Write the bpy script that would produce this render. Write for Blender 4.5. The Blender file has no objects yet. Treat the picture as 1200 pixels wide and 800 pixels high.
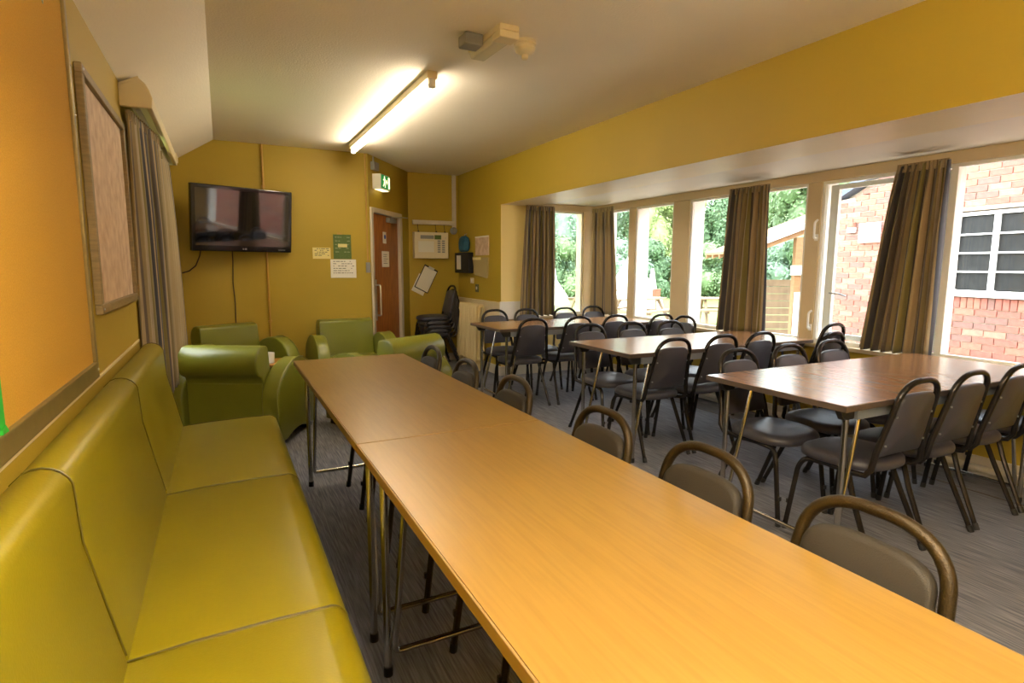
import bpy, math, random
from mathutils import Matrix, Vector
random.seed(7)
S = bpy.context.scene
COL = S.collection
PI = math.pi

# ---------------------------------------------------------------- camera
cam_d = bpy.data.cameras.new('camera'); cam = bpy.data.objects.new('camera', cam_d); COL.objects.link(cam)
cam_d.sensor_width = 36.0; cam_d.sensor_fit = 'HORIZONTAL'; cam_d.lens = 672.77 * 36 / 1200
cam_d.clip_start = 0.02; cam_d.clip_end = 300
_r = Vector((0.89342298, -0.44920258, 0.00352491)); _u = Vector((0.0556606, 0.11848337, 0.99139477)); _f = Vector((0.44575473, 0.88553867, -0.13085866))
M = Matrix.Identity(4)
for i in range(3):
    M[i][0] = _r[i]; M[i][1] = _u[i]; M[i][2] = -_f[i]
M[0][3], M[1][3], M[2][3] = 0, 0, 1.28
cam.matrix_world = M
S.camera = cam

# ---------------------------------------------------------------- world, light, exposure
S.view_settings.view_transform = 'Standard'; S.view_settings.look = 'None'
S.view_settings.gamma = 1.0; S.view_settings.use_curve_mapping = False
S.view_settings.exposure = 0.66
w = bpy.data.worlds.new('overcast_sky'); S.world = w; w.use_nodes = True
wn = w.node_tree.nodes; wl = w.node_tree.links
bgn = wn['Background']; bgn.inputs['Strength'].default_value = 8.5
wtc = wn.new('ShaderNodeTexCoord'); wno = wn.new('ShaderNodeTexNoise'); wno.inputs['Scale'].default_value = 1.6; wno.inputs['Detail'].default_value = 5
wcr = wn.new('ShaderNodeValToRGB')
wcr.color_ramp.elements[0].position = .35; wcr.color_ramp.elements[0].color = (.80, .88, 1.0, 1)
wcr.color_ramp.elements[1].position = .65; wcr.color_ramp.elements[1].color = (1.0, 1.0, 1.0, 1)
wl.new(wtc.outputs['Generated'], wno.inputs['Vector']); wl.new(wno.outputs['Fac'], wcr.inputs['Fac']); wl.new(wcr.outputs['Color'], bgn.inputs['Color'])
TUBE_STRENGTH = 33.0
TUBE_COLOR = (1.0, .87, .66)

# ---------------------------------------------------------------- materials
def lin(h):
    h = h.lstrip('#'); out = []
    for i in (0, 2, 4):
        v = int(h[i:i+2], 16) / 255
        out.append(v/12.92 if v <= .04045 else ((v+.055)/1.055)**2.4)
    return tuple(out) + (1,)

def mat(name, col, rough=.6, metal=0, noise=0, nscale=8, bump=0, bscale=60, spec=.5, coat=0, emit=None, estr=0, stretch=None, col2=None, coord='Object', detail=4):
    m = bpy.data.materials.new(name); m.use_nodes = True
    N = m.node_tree.nodes; L = m.node_tree.links; b = N['Principled BSDF']
    c = lin(col) if isinstance(col, str) else col
    b.inputs['Base Color'].default_value = c; b.inputs['Roughness'].default_value = rough; b.inputs['Metallic'].default_value = metal
    b.inputs['Specular IOR Level'].default_value = spec; b.inputs['Coat Weight'].default_value = coat
    if emit: b.inputs['Emission Color'].default_value = emit; b.inputs['Emission Strength'].default_value = estr
    tc = N.new('ShaderNodeTexCoord'); mp = N.new('ShaderNodeMapping'); L.new(tc.outputs[coord], mp.inputs['Vector'])
    if stretch: mp.inputs['Scale'].default_value = stretch
    if noise:
        n = N.new('ShaderNodeTexNoise'); n.inputs['Scale'].default_value = nscale; n.inputs['Detail'].default_value = detail
        L.new(mp.outputs['Vector'], n.inputs['Vector'])
        r = N.new('ShaderNodeValToRGB'); r.color_ramp.elements[0].position = .3; r.color_ramp.elements[1].position = .7
        c2 = (lin(col2) if isinstance(col2, str) else col2) if col2 else tuple(min(1, x*(1-noise)) for x in c[:3]) + (1,)
        r.color_ramp.elements[0].color = c2; r.color_ramp.elements[1].color = c
        L.new(n.outputs['Fac'], r.inputs['Fac']); L.new(r.outputs['Color'], b.inputs['Base Color'])
    if bump:
        n2 = N.new('ShaderNodeTexNoise'); n2.inputs['Scale'].default_value = bscale; n2.inputs['Detail'].default_value = 3
        L.new(mp.outputs['Vector'], n2.inputs['Vector'])
        bp = N.new('ShaderNodeBump'); bp.inputs['Strength'].default_value = bump; bp.inputs['Distance'].default_value = .004
        L.new(n2.outputs['Fac'], bp.inputs['Height']); L.new(bp.outputs['Normal'], b.inputs['Normal'])
    return m

MT = {}
MT['wall'] = mat('yellow_wall_paint', (.44, .305, .024, 1), .55, noise=.06, nscale=1.5, bump=.12, bscale=140)
MT['wall_daylit'] = mat('daylight_tinted_wall_paint', (.88, .70, .28, 1), .55, noise=.05, nscale=1.5, bump=.12, bscale=140)  # window light on the bay end wall, painted in as a paler yellow
MT['ceil'] = mat('cream_ceiling_paint', (.92, .85, .73, 1), .8, noise=.02, nscale=3, bump=.5, bscale=90)
MT['soffit'] = mat('white_soffit_paint', '#DDD3C4', .6, noise=.03, nscale=4)
MT['trim'] = mat('cream_gloss_paint', '#D2BE98', .35, noise=.05, nscale=6)
MT['cream'] = mat('cream_board_paint', '#E0CFA6', .5, noise=.05, nscale=5)
MT['whiteboard'] = mat('white_board_paint', '#EDE8E0', .5, noise=.03, nscale=12)
MT['frame_white'] = mat('white_frame_paint', '#F1EFEA', .35, noise=.04, nscale=9)
MT['skirt'] = mat('skirting_paint', '#CFC4B0', .4, noise=.06, nscale=5)
MT['sofa'] = mat('olive_vinyl', (.25, .205, .004, 1), .36, noise=.10, nscale=3, bump=.10, bscale=160, spec=.5)
MT['sofa_pipe'] = mat('olive_piping', '#5A5010', .45)
MT['armchair'] = mat('green_vinyl', (.19, .20, .020, 1), .33, noise=.12, nscale=3, bump=.08, bscale=160, spec=.55)
MT['arm_pipe'] = mat('green_piping', '#7E8034', .4)
MT['dark_foot'] = mat('dark_foot_plastic', '#221E18', .5)
MT['fabric'] = mat('charcoal_seat_vinyl', '#403E45', .42, noise=.1, nscale=20, bump=.25, bscale=300, spec=.5)
MT['back_fabric'] = mat('brown_grey_back_vinyl', '#251F14', .7, noise=.1, nscale=20, bump=.25, bscale=400)
MT['bronze'] = mat('hammered_bronze_paint', '#34280F', .42, metal=.45, noise=.35, nscale=220, bump=.35, bscale=300)
MT['gunmetal'] = mat('dark_bronze_tube', '#332E2A', .27, metal=.6, noise=.25, nscale=200, bump=.2, bscale=300)
MT['rubber'] = mat('black_rubber', '#1B1917', .6)
MT['chrome'] = mat('chrome_tube', '#C9C5BC', .18, metal=1)
MT['steel'] = mat('grey_steel_rail', '#9FA3A6', .35, metal=.7)
MT['edge'] = mat('brown_table_edge', '#8A7046', .45, noise=.1, nscale=30)
MT['edge2'] = mat('grey_brown_table_edge', '#4E4238', .45)
MT['apron'] = mat('grey_blue_apron', '#8E949B', .4, metal=.3)
MT['tubelamp'] = mat('fluorescent_glow', (1, .85, .6, 1), .4, emit=TUBE_COLOR + (1,), estr=TUBE_STRENGTH)
MT['tubelamp_added'] = mat('added_fill_tube_glow', (1, .85, .6, 1), .4, emit=TUBE_COLOR + (1,), estr=TUBE_STRENGTH*1.8)  # glow of the added fill lamp only
MT['batten'] = mat('cream_lamp_batten', '#E6D6B0', .4)
MT['plastic_cream'] = mat('cream_plastic', '#E4D6B2', .4)
MT['plastic_white'] = mat('white_plastic', '#ECEAE4', .35)
MT['plastic_grey'] = mat('grey_plastic', '#8C8A84', .45)
MT['clear'] = mat('prismatic_diffuser', '#E9E2CE', .15, spec=.8)
MT['cork'] = mat('orange_pin_board', '#C99A2C', .85, noise=.18, nscale=260, bump=.4, bscale=300, col2='#B98A24')
MT['board_frame'] = mat('dull_bronze_frame', '#8C7A48', .35, metal=.45, noise=.15, nscale=25)
MT['wood_frame'] = mat('weathered_oak_frame', '#8E784C', .45, noise=.3, nscale=14, stretch=(1, 1, 8), bump=.3, bscale=80)
MT['green_cloth'] = mat('green_ribbon', '#1F9E2B', .6)
MT['paper'] = mat('white_paper', '#E9E4D6', .7)
MT['paper_y'] = mat('yellow_paper', '#E2D28C', .7)
MT['paper_grey'] = mat('grey_green_paper', '#A3AB83', .7)
MT['poster_g'] = mat('green_poster', '#5E7434', .55, noise=.25, nscale=60, bump=0)
MT['ink'] = mat('dark_ink', '#4A463C', .7)
MT['blue_ink'] = mat('blue_ink', '#3453A0', .6)
MT['door'] = mat('brown_door_veneer', '#B06C34', .35, noise=.35, nscale=9, stretch=(4, 4, .6), col2='#8A5020')
MT['silver'] = mat('brushed_steel', '#C8C8C8', .28, metal=.9)
MT['green_sign'] = mat('green_exit_sign', (.01, .25, .06, 1), .4, emit=(.01, .30, .07, 1), estr=.35)
MT['sign_white'] = mat('lit_sign_white', (.9, .85, .6, 1), .4, emit=(1, .85, .45, 1), estr=1.4)
MT['black_gloss'] = mat('black_gloss', '#0A0A0B', .12, spec=.6)
MT['screen'] = mat('dark_screen_glass', '#0B0B0D', .05, spec=1.0, coat=1.0)
MT['cable'] = mat('dark_cable', '#4A3A20', .6)
MT['conduit'] = mat('painted_conduit', '#B98F3C', .45)
MT['blue'] = mat('blue_fabric', '#27627E', .7, noise=.4, nscale=30)
MT['black'] = mat('matt_black', '#1C1A16', .6)
MT['plastic_clear'] = mat('milky_wallet', '#B9A56E', .25, spec=.7)
MT['shelfwood'] = mat('orange_pine', '#B07A36', .45, noise=.25, nscale=10, stretch=(6, 6, .6))
MT['mug'] = mat('white_glazed_mug', '#EDE9DE', .15)
MT['switch_dark'] = mat('dark_switch', '#4A4B2C', .4)
MT['map'] = mat('pale_map_paper', '#DCC3A8', .6, noise=.22, nscale=16, col2='#BC9C82', detail=10)
MT['rad'] = mat('cream_radiator', '#DCC892', .4)
# outdoors
MT['mortar'] = mat('pale_mortar', '#CDBDAE', .9, noise=.12, nscale=20)
BR = [mat('brick_%s' % n, c, .85, noise=.35, nscale=18, bump=.5, bscale=60) for n, c in (('red', '#A9685A'), ('orange', '#AE7461'), ('brown', '#8E695F'), ('pink', '#B4826F'))]
MT['slate'] = mat('blue_grey_roof', '#566070', .6)
MT['dark_pane'] = mat('dark_window_pane', '#2E2E2E', .35, spec=.15, noise=.3, nscale=12)
MT['grass'] = mat('lawn_grass', '#6B8238', .9, noise=.25, nscale=.8, bump=.4, bscale=20)
MT['patio'] = mat('pale_paving', '#A89F92', .85, noise=.15, nscale=2)
MT['canvas'] = mat('white_canvas', '#F0EEE8', .8, noise=.04, nscale=3)
MT['timber'] = mat('pale_timber', '#94704A', .7, noise=.25, nscale=6, stretch=(1, 1, 5))
MT['timber2'] = mat('grey_timber', '#8A745A', .75, noise=.25, nscale=6)
MT['redbox'] = mat('red_box_paint', '#C8452C', .5)
MT['bark'] = mat('tree_bark', '#5B4A38', .9, noise=.3, nscale=8)
LEAF = [mat('leaf_' + n, c, .6, noise=.35, nscale=2.2, detail=2) for n, c in (('mid', '#76905F'), ('dark', '#5A774E'), ('light', '#98A768'), ('blue', '#7A9579'))]

def glass_mat():
    m = bpy.data.materials.new('window_glass'); m.use_nodes = True
    N = m.node_tree.nodes; L = m.node_tree.links; N.remove(N['Principled BSDF'])
    o = N['Material Output']; t = N.new('ShaderNodeBsdfTransparent'); t.inputs['Color'].default_value = (.95, .97, .96, 1)
    g = N.new('ShaderNodeBsdfGlossy'); g.inputs['Roughness'].default_value = .02
    f = N.new('ShaderNodeLayerWeight'); f.inputs['Blend'].default_value = .5
    pw = N.new('ShaderNodeMath'); pw.operation = 'POWER'; pw.inputs[1].default_value = 5; L.new(f.outputs['Facing'], pw.inputs[0])
    ma = N.new('ShaderNodeMath'); ma.operation = 'MULTIPLY_ADD'; ma.inputs[1].default_value = .9; ma.inputs[2].default_value = .04; L.new(pw.outputs[0], ma.inputs[0])
    x = N.new('ShaderNodeMixShader'); L.new(ma.outputs[0], x.inputs['Fac']); L.new(t.outputs[0], x.inputs[1]); L.new(g.outputs[0], x.inputs[2]); L.new(x.outputs[0], o.inputs['Surface'])
    return m
MT['glass'] = glass_mat()

def wood_mat(name, c1, c2, axis='y', rough=.3, spec=.5, coat=0.0):
    m = bpy.data.materials.new(name); m.use_nodes = True
    N = m.node_tree.nodes; L = m.node_tree.links; b = N['Principled BSDF']
    tc = N.new('ShaderNodeTexCoord'); mp = N.new('ShaderNodeMapping'); L.new(tc.outputs['Object'], mp.inputs['Vector'])
    mp.inputs['Scale'].default_value = (40, 2.0, 20) if axis == 'y' else (2.0, 40, 20)
    n = N.new('ShaderNodeTexNoise'); n.inputs['Scale'].default_value = 2.2; n.inputs['Detail'].default_value = 4; n.inputs['Distortion'].default_value = .3
    L.new(mp.outputs['Vector'], n.inputs['Vector'])
    r = N.new('ShaderNodeValToRGB'); r.color_ramp.elements[0].position = .32; r.color_ramp.elements[1].position = .62
    r.color_ramp.elements[0].color = c2 if isinstance(c2, tuple) else lin(c2); r.color_ramp.elements[1].color = c1 if isinstance(c1, tuple) else lin(c1)
    L.new(n.outputs['Fac'], r.inputs['Fac']); L.new(r.outputs['Color'], b.inputs['Base Color'])
    b.inputs['Roughness'].default_value = rough; b.inputs['Specular IOR Level'].default_value = spec
    b.inputs['Coat Weight'].default_value = coat; b.inputs['Coat Roughness'].default_value = .2
    return m
MT['oak'] = wood_mat('oak_laminate', (.245, .142, .028, 1), (.205, .116, .021, 1), 'y', .31, .75)
MT['tan'] = wood_mat('tan_laminate', '#A67B56', '#936B4A', 'x', .22, 1.0)

def carpet_mat():
    m = bpy.data.materials.new('ribbed_grey_carpet'); m.use_nodes = True
    N = m.node_tree.nodes; L = m.node_tree.links; b = N['Principled BSDF']
    tc = N.new('ShaderNodeTexCoord')
    mp = N.new('ShaderNodeMapping'); mp.inputs['Scale'].default_value = (150, 6, 1); L.new(tc.outputs['Object'], mp.inputs['Vector'])
    n = N.new('ShaderNodeTexNoise'); n.inputs['Scale'].default_value = 1; n.inputs['Detail'].default_value = 4; L.new(mp.outputs['Vector'], n.inputs['Vector'])
    r = N.new('ShaderNodeValToRGB'); r.color_ramp.elements[0].position = .35; r.color_ramp.elements[1].position = .7
    r.color_ramp.elements[0].color = lin('#5F616D'); r.color_ramp.elements[1].color = lin('#94949A')
    L.new(n.outputs['Fac'], r.inputs['Fac'])
    n2 = N.new('ShaderNodeTexNoise'); n2.inputs['Scale'].default_value = 1.3; L.new(tc.outputs['Object'], n2.inputs['Vector'])
    mx = N.new('ShaderNodeMix'); mx.data_type = 'RGBA'; mx.blend_type = 'MULTIPLY'; mx.inputs['Factor'].default_value = .35
    L.new(r.outputs['Color'], mx.inputs['A']); L.new(n2.outputs['Fac'], mx.inputs['B']); L.new(mx.outputs['Result'], b.inputs['Base Color'])
    bp = N.new('ShaderNodeBump'); bp.inputs['Strength'].default_value = .5; bp.inputs['Distance'].default_value = .003; L.new(n.outputs['Fac'], bp.inputs['Height']); L.new(bp.outputs['Normal'], b.inputs['Normal'])
    b.inputs['Roughness'].default_value = .9
    return m
MT['carpet'] = carpet_mat()

def stripe_mat(name, stops, rep):
    """curtain cloth: coloured stripes running along the drop, laid out across the cloth's own width (UV)"""
    m = bpy.data.materials.new(name); m.use_nodes = True
    N = m.node_tree.nodes; L = m.node_tree.links; b = N['Principled BSDF']
    tc = N.new('ShaderNodeTexCoord'); sx = N.new('ShaderNodeSeparateXYZ'); L.new(tc.outputs['UV'], sx.inputs[0])
    mu = N.new('ShaderNodeMath'); mu.operation = 'MULTIPLY'; mu.inputs[1].default_value = rep; L.new(sx.outputs['X'], mu.inputs[0])
    fr = N.new('ShaderNodeMath'); fr.operation = 'FRACT'; L.new(mu.outputs[0], fr.inputs[0])
    r = N.new('ShaderNodeValToRGB'); r.color_ramp.interpolation = 'CONSTANT'
    while len(r.color_ramp.elements) < len(stops): r.color_ramp.elements.new(.5)
    for e, (p, c) in zip(r.color_ramp.elements, stops): e.position = p; k_ = lin(c); e.color = (k_[0]*.66, k_[1]*.66, k_[2]*.66, 1)
    L.new(fr.outputs[0], r.inputs['Fac']); L.new(r.outputs['Color'], b.inputs['Base Color'])
    b.inputs['Roughness'].default_value = .85
    b.inputs['Sheen Weight'].default_value = .2
    return m
MT['curtain'] = stripe_mat('striped_curtain_cloth', [(0, '#B79E74'), (.16, '#6C5C4A'), (.22, '#A08B5E'), (.34, '#4F4A4C'), (.46, '#8B7A50'), (.54, '#C4B49A'), (.60, '#8F8146'), (.74, '#5C5046'), (.84, '#B7A27C'), (.93, '#474650')], 3.0)
MT['curtain2'] = stripe_mat('pale_striped_curtain_cloth', [(0, '#C9B58E'), (.2, '#9A8C74'), (.26, '#BBA67C'), (.45, '#7B7068'), (.55, '#C9B48C'), (.8, '#6A6264'), (.88, '#BFA980')], 3.0)

# ---------------------------------------------------------------- mesh helpers
class MB:
    def __init__(s): s.v = []; s.f = []; s.uv = None
    def add(s, V, F):
        o = len(s.v); s.v += [tuple(p) for p in V]; s.f += [tuple(i+o for i in f) for f in F]; return s
    def box(s, x0, x1, y0, y1, z0, z1, mtx=None):
        V = [(x, y, z) for z in (z0, z1) for y in (y0, y1) for x in (x0, x1)]
        if mtx: V = [mtx @ Vector(p) for p in V]
        return s.add(V, [(0, 2, 3, 1), (4, 5, 7, 6), (0, 1, 5, 4), (2, 6, 7, 3), (0, 4, 6, 2), (1, 3, 7, 5)])
    def prism(s, poly, a0, a1, axis='x', inset=None):
        """poly is 2-D; extruded along axis from a0 to a1. inset: list of (t, scale offset) softened ends"""
        def pt(p, a): return (a, p[0], p[1]) if axis == 'x' else ((p[0], a, p[1]) if axis == 'y' else (p[0], p[1], a))
        n = len(poly)
        if not inset:
            rings = [(a0, poly), (a1, poly)]
        else:
            cx = sum(p[0] for p in poly)/n; cy = sum(p[1] for p in poly)/n
            def shr(d):
                out = []
                for i, p in enumerate(poly):
                    q = poly[i-1]; r = poly[(i+1) % n]; tx, ty = r[0]-q[0], r[1]-q[1]; l = math.hypot(tx, ty) or 1
                    nx, ny = ty/l, -tx/l
                    if area(poly) < 0: nx, ny = -nx, -ny
                    out.append((p[0]-nx*d, p[1]-ny*d))
                return out
            R = inset; sg = 1 if a1 > a0 else -1
            rings = []
            for k in range(5):
                t = k/4*PI/2; rings.append((a0+sg*R*(1-math.sin(t)), shr(R*(1-math.cos(PI/2-t))) if False else shr(R*(1-math.sin(t)))))
            # quarter-round ends
            rings = [(a0 + sg*R*(1-math.cos(t)), shr(R*(1-math.sin(t)))) for t in (0, PI/8, PI/4, 3*PI/8, PI/2)]
            rings += [(a1 - sg*R*(1-math.cos(t)), shr(R*(1-math.sin(t)))) for t in (PI/2, 3*PI/8, PI/4, PI/8, 0)]
        V = []; F = []
        for a, pl in rings: V += [pt(p, a) for p in pl]
        m = len(rings)
        for j in range(m-1):
            for i in range(n):
                k = (i+1) % n; F.append((j*n+i, j*n+k, (j+1)*n+k, (j+1)*n+i))
        F.append(tuple(range(n-1, -1, -1))); F.append(tuple((m-1)*n+i for i in range(n)))
        return s.add(V, F)
    def tube(s, pts, r, seg=8, cap=True, flat=1.0):
        P = [Vector(p) for p in pts]; n = len(P); V = []; F = []
        prev = None
        for i, p in enumerate(P):
            t = (P[min(i+1, n-1)] - P[max(i-1, 0)]).normalized()
            if prev is None:
                a = Vector((0, 0, 1)) if abs(t.z) < .9 else Vector((1, 0, 0)); x = a.cross(t).normalized()
            else:
                x = (prev - t*prev.dot(t)).normalized()
            prev = x; y = t.cross(x); rr = r[i] if isinstance(r, (list, tuple)) else r
            V += [p + x*math.cos(2*PI*k/seg)*rr + y*math.sin(2*PI*k/seg)*rr*flat for k in range(seg)]
        for i in range(n-1):
            for k in range(seg): F.append((i*seg+k, i*seg+(k+1) % seg, (i+1)*seg+(k+1) % seg, (i+1)*seg+k))
        if cap: F.append(tuple(range(seg-1, -1, -1))); F.append(tuple((n-1)*seg+k for k in range(seg)))
        return s.add(V, F)
    def lathe(s, prof, seg=20, c=(0, 0, 0), axis='z'):
        V = []; F = []; n = len(prof)
        for r, h in prof:
            for k in range(seg):
                a = 2*PI*k/seg; q = (r*math.cos(a), r*math.sin(a), h)
                if axis == 'x': q = (q[2], q[0], q[1])
                if axis == 'y': q = (q[0], q[2], q[1])
                V.append((q[0]+c[0], q[1]+c[1], q[2]+c[2]))
        for i in range(n-1):
            for k in range(seg): F.append((i*seg+k, i*seg+(k+1) % seg, (i+1)*seg+(k+1) % seg, (i+1)*seg+k))
        F.append(tuple(range(seg-1, -1, -1))); F.append(tuple((n-1)*seg+k for k in range(seg)))
        return s.add(V, F)
    def xf(s, m):
        s.v = [tuple(m @ Vector(p)) for p in s.v]; return s

def area(poly): return .5*sum(poly[i-1][0]*poly[i][1]-poly[i][0]*poly[i-1][1] for i in range(len(poly)))

def obj(name, mb, m, parent=None, smooth=False, bevel=0, seg=2, loc=None, rotz=None, kind=None, label=None, sub=0):
    me = bpy.data.meshes.new(name); me.from_pydata(mb.v, [], mb.f); me.update()
    import bmesh as _b
    bm = _b.new(); bm.from_mesh(me); _b.ops.recalc_face_normals(bm, faces=bm.faces); bm.to_mesh(me); bm.free()
    ms = m if isinstance(m, (list, tuple)) else [m]
    for q in ms: me.materials.append(MT[q] if isinstance(q, str) else q)
    if smooth:
        for p in me.polygons: p.use_smooth = True
    o = bpy.data.objects.new(name, me); COL.objects.link(o)
    if smooth and smooth != 'full':
        md = None
        try:
            me.set_sharp_from_angle(angle=math.radians(smooth if smooth is not True else 40))
        except Exception: pass
    if bevel:
        b = o.modifiers.new('bevel', 'BEVEL'); b.width = bevel; b.segments = seg; b.limit_method = 'ANGLE'; b.angle_limit = math.radians(50)
    if sub:
        b = o.modifiers.new('sub', 'SUBSURF'); b.levels = sub; b.render_levels = sub
    if parent: o.parent = parent
    if loc: o.location = loc
    if rotz is not None: o.rotation_euler = (0, 0, rotz)
    if kind: o['kind'] = kind
    if label: o['label'] = label
    return o

def tag(o, label, cat, group=None):
    o['label'] = label; o['category'] = cat
    if group: o['group'] = group
    return o
def thing(name, label, cat, loc=(0, 0, 0), rotz=0, group=None):
    o = bpy.data.objects.new(name, None); COL.objects.link(o); o.location = loc; o.rotation_euler = (0, 0, rotz); o.empty_display_size = .1
    return tag(o, label, cat, group)
def struct(name, mb, m, **k): return obj(name, mb, m, kind='structure', **k)
def dup(root, loc, rotz, label, group=None, rot=None):
    r = root.copy(); COL.objects.link(r); r.location = loc; r.rotation_euler = rot if rot else (0, 0, rotz); r['label'] = label
    if group: r['group'] = group
    for ch in list(root.children):
        c = ch.copy(); COL.objects.link(c); c.parent = r
        for g in ch.children:
            d = g.copy(); COL.objects.link(d); d.parent = c
    return r
def arc(cx, cy, r, a0, a1, n=8):
    return [(cx+r*math.cos(math.radians(a0+(a1-a0)*i/n)), cy+r*math.sin(math.radians(a0+(a1-a0)*i/n))) for i in range(n+1)]
def fillet(pts, r, n=5):
    """round the inner corners of a 3-D polyline"""
    P = [Vector(p) for p in pts]; out = [P[0]]
    for i in range(1, len(P)-1):
        a = (P[i-1]-P[i]); b = (P[i+1]-P[i]); d = min(r, a.length*.49, b.length*.49); p0 = P[i]+a.normalized()*d; p1 = P[i]+b.normalized()*d
        for k in range(n+1):
            t = k/n; out.append((1-t)**2*p0 + 2*t*(1-t)*P[i] + t*t*p1)
    out.append(P[-1]); return out

# ================================================================ SETTING
XL, XR, YE, YT, YF, XW = -.41, 2.864, 5.97, 6.323, 7.30, 4.148
ZC, ZB, ZS, ZH, ZSILL = 2.455, 1.964, 2.0, 1.925, .69
YB, YW0 = -2.3, -1.6          # wall behind the camera; near end of the bay
A = Vector((1.455, YT, 0)); B = Vector((2.18, YF, 0))

struct('floor', MB().box(XL-.3, XW+.02, YB-.2, YF+.3, -.12, 0), 'carpet')
struct('ceiling', MB().box(0, XR+.35, YB-.2, YF+.3, ZC, ZC+.12), 'ceil')
# sloped ceiling strip along the left wall
sl = .64
R_ = math.radians
struct('ceiling_slope', MB().prism([(0, ZC), (0, ZC+.12), (XL-.3, ZC+.12+sl*(XL-.3)), (XL-.3, ZC+sl*(XL-.3))], YB-.2, YT+.2, 'y'), 'ceil')
# left wall with a window opening behind the curtain
zt = ZC+sl*XL+.05
WL0, WL1, WLZ0, WLZ1 = 4.1, 5.25, .85, 2.02
mb = MB().box(XL-.25, XL, YB-.2, WL0, 0, zt).box(XL-.25, XL, WL1, YT+.2, 0, zt).box(XL-.25, XL, WL0, WL1, 0, WLZ0).box(XL-.25, XL, WL0, WL1, WLZ1, zt)
struct('wall_left', mb, 'wall')
struct('wall_back', MB().box(XL-.25, A.x, YT, YT+.2, 0, ZC+.05), 'wall')
struct('wall_far', MB().box(B.x-.25, XR+.3, YF, YF+.2, 0, ZC+.05), 'wall')
struct('wall_behind', MB().box(XL-.3, XW+.3, YB-.2, YB, 0, ZC+.05), 'wall')
# right wall: the pier beside the bay, the beam over the bay and the near stretch
mb = MB().box(XR, XR+.43, YE+.012, YF+.2, 0, ZC+.05)
mb.box(XR, XR+.43, YB-.2, YW0, 0, ZC+.05)
struct('wall_right', mb, 'wall')
bo = MB().box(XR, XR+.43, YW0, YE+.012, ZB, ZC+.05)
bo = struct('wall_beam', bo, ['wall', 'cream'])
for p in bo.data.polygons:
    if p.normal.z < -.5: p.material_index = 1
struct('wall_bay_soffit', MB().box(XR+.43, XW+.35, YW0, YE, ZS, ZS+.15), 'soffit')
# end wall of the bay with a window opening
EX0, EX1 = 3.22, 3.985
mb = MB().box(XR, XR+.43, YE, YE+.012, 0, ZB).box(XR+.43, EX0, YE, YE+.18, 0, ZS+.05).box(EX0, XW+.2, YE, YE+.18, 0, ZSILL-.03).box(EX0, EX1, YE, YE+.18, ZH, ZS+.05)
struct('wall_bay_end', mb, 'wall_daylit')
cp = struct('wall_bay_corner', MB().box(EX1, XW+.0, YE-.004, YE+.055, ZSILL-.03, ZS+.05), 'trim')
obj('outer_post', MB().box(EX1+.005, XW+.195, YE+.056, YE+.176, ZSILL-.03, ZS+.05), 'frame_white', cp)
struct('trim_10', MB().box(EX0-.03, EX0+.001, YE-.006, YE+.055, ZSILL, ZH), 'trim')
struct('wall_bay_near', MB().box(XR, XW+.35, YW0-.2, YW0, 0, ZS+.05), 'wall')
struct('wall_bay_front', MB().box(XW, XW+.2, YW0, YE+.18, 0, ZSILL-.03), 'wall')
# diagonal wall with the doorway
dAB = (B-A); LAB = dAB.length; ang = math.atan2(dAB.y, dAB.x)
DM = Matrix.Translation(A) @ Matrix.Rotation(ang, 4, 'Z')       # local x runs along the wall, -y into the room
D0, D1, DH = .075, .87, 1.85
mb = MB().box(0, D0-.055, 0, .15, 0, ZC+.05).box(D1+.055, LAB+.05, 0, .15, 0, ZC+.05).box(0, LAB, 0, .15, DH+.055, ZC+.05).xf(DM)
struct('wall_diagonal', mb, 'wall')
# door 1: frame, leaf, furniture
mb = MB().box(D0-.055, D0, -.02, .12, 0, DH+.055).box(D1, D1+.075, -.02, .12, 0, DH+.055).box(D0, D1, -.02, .12, DH, DH+.055).xf(DM)
struct('trim_1', mb, 'skirt', bevel=.004)
dr = struct('door_1', MB().box(D0+.003, D1-.003, 0.015, .06, .005, DH-.003).xf(DM), 'door', bevel=.002)
obj('kick_plate', MB().box(D0+.03, D1-.03, .011, .0148, .02, .20).xf(DM), 'silver', dr)
mb = MB().tube(fillet([(.155, .012, .72), (.155, -.045, .72), (.155, -.045, 1.06), (.155, .012, 1.06)], .02), .010).xf(DM)
obj('pull_handle', mb, 'silver', dr, smooth=True)
obj('push_plate', MB().box(.125, .185, .010, .0148, .66, 1.12).xf(DM), 'silver', dr)
mb = MB().box(.50, .72, -.035, .014, DH-.075, DH-.02).xf(DM)
dc = obj('door_closer', mb, 'plastic_grey', dr, bevel=.004)
obj('closer_arm', MB().tube([(.56, -.03, DH-.012), (.80, -.14, DH-.006), (.84, -.03, DH+.01)], .006).xf(DM), 'silver', dc)
sg = obj('fire_door_sign', MB().box(.40, .485, .008, .0148, 1.53, 1.66).xf(DM), 'paper', dr, label='small white sign with blue disc')
obj('blue_disc', MB().lathe([(.026, 0), (.026, .003)], 20, (.4425, .0055, 1.605), 'y').xf(DM), 'blue_ink', sg)
sg = obj('door_notice', MB().box(.36, .56, .008, .0148, 1.26, 1.44).xf(DM), 'paper', dr, label='white printed notice on the door')
mb = MB()
for i in range(5): mb.box(.385, .385+random.uniform(.09, .15), .006, .0079, 1.40-i*.025, 1.405-i*.025)
obj('text_line', mb.xf(DM), 'ink', sg, kind='stuff')

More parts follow.
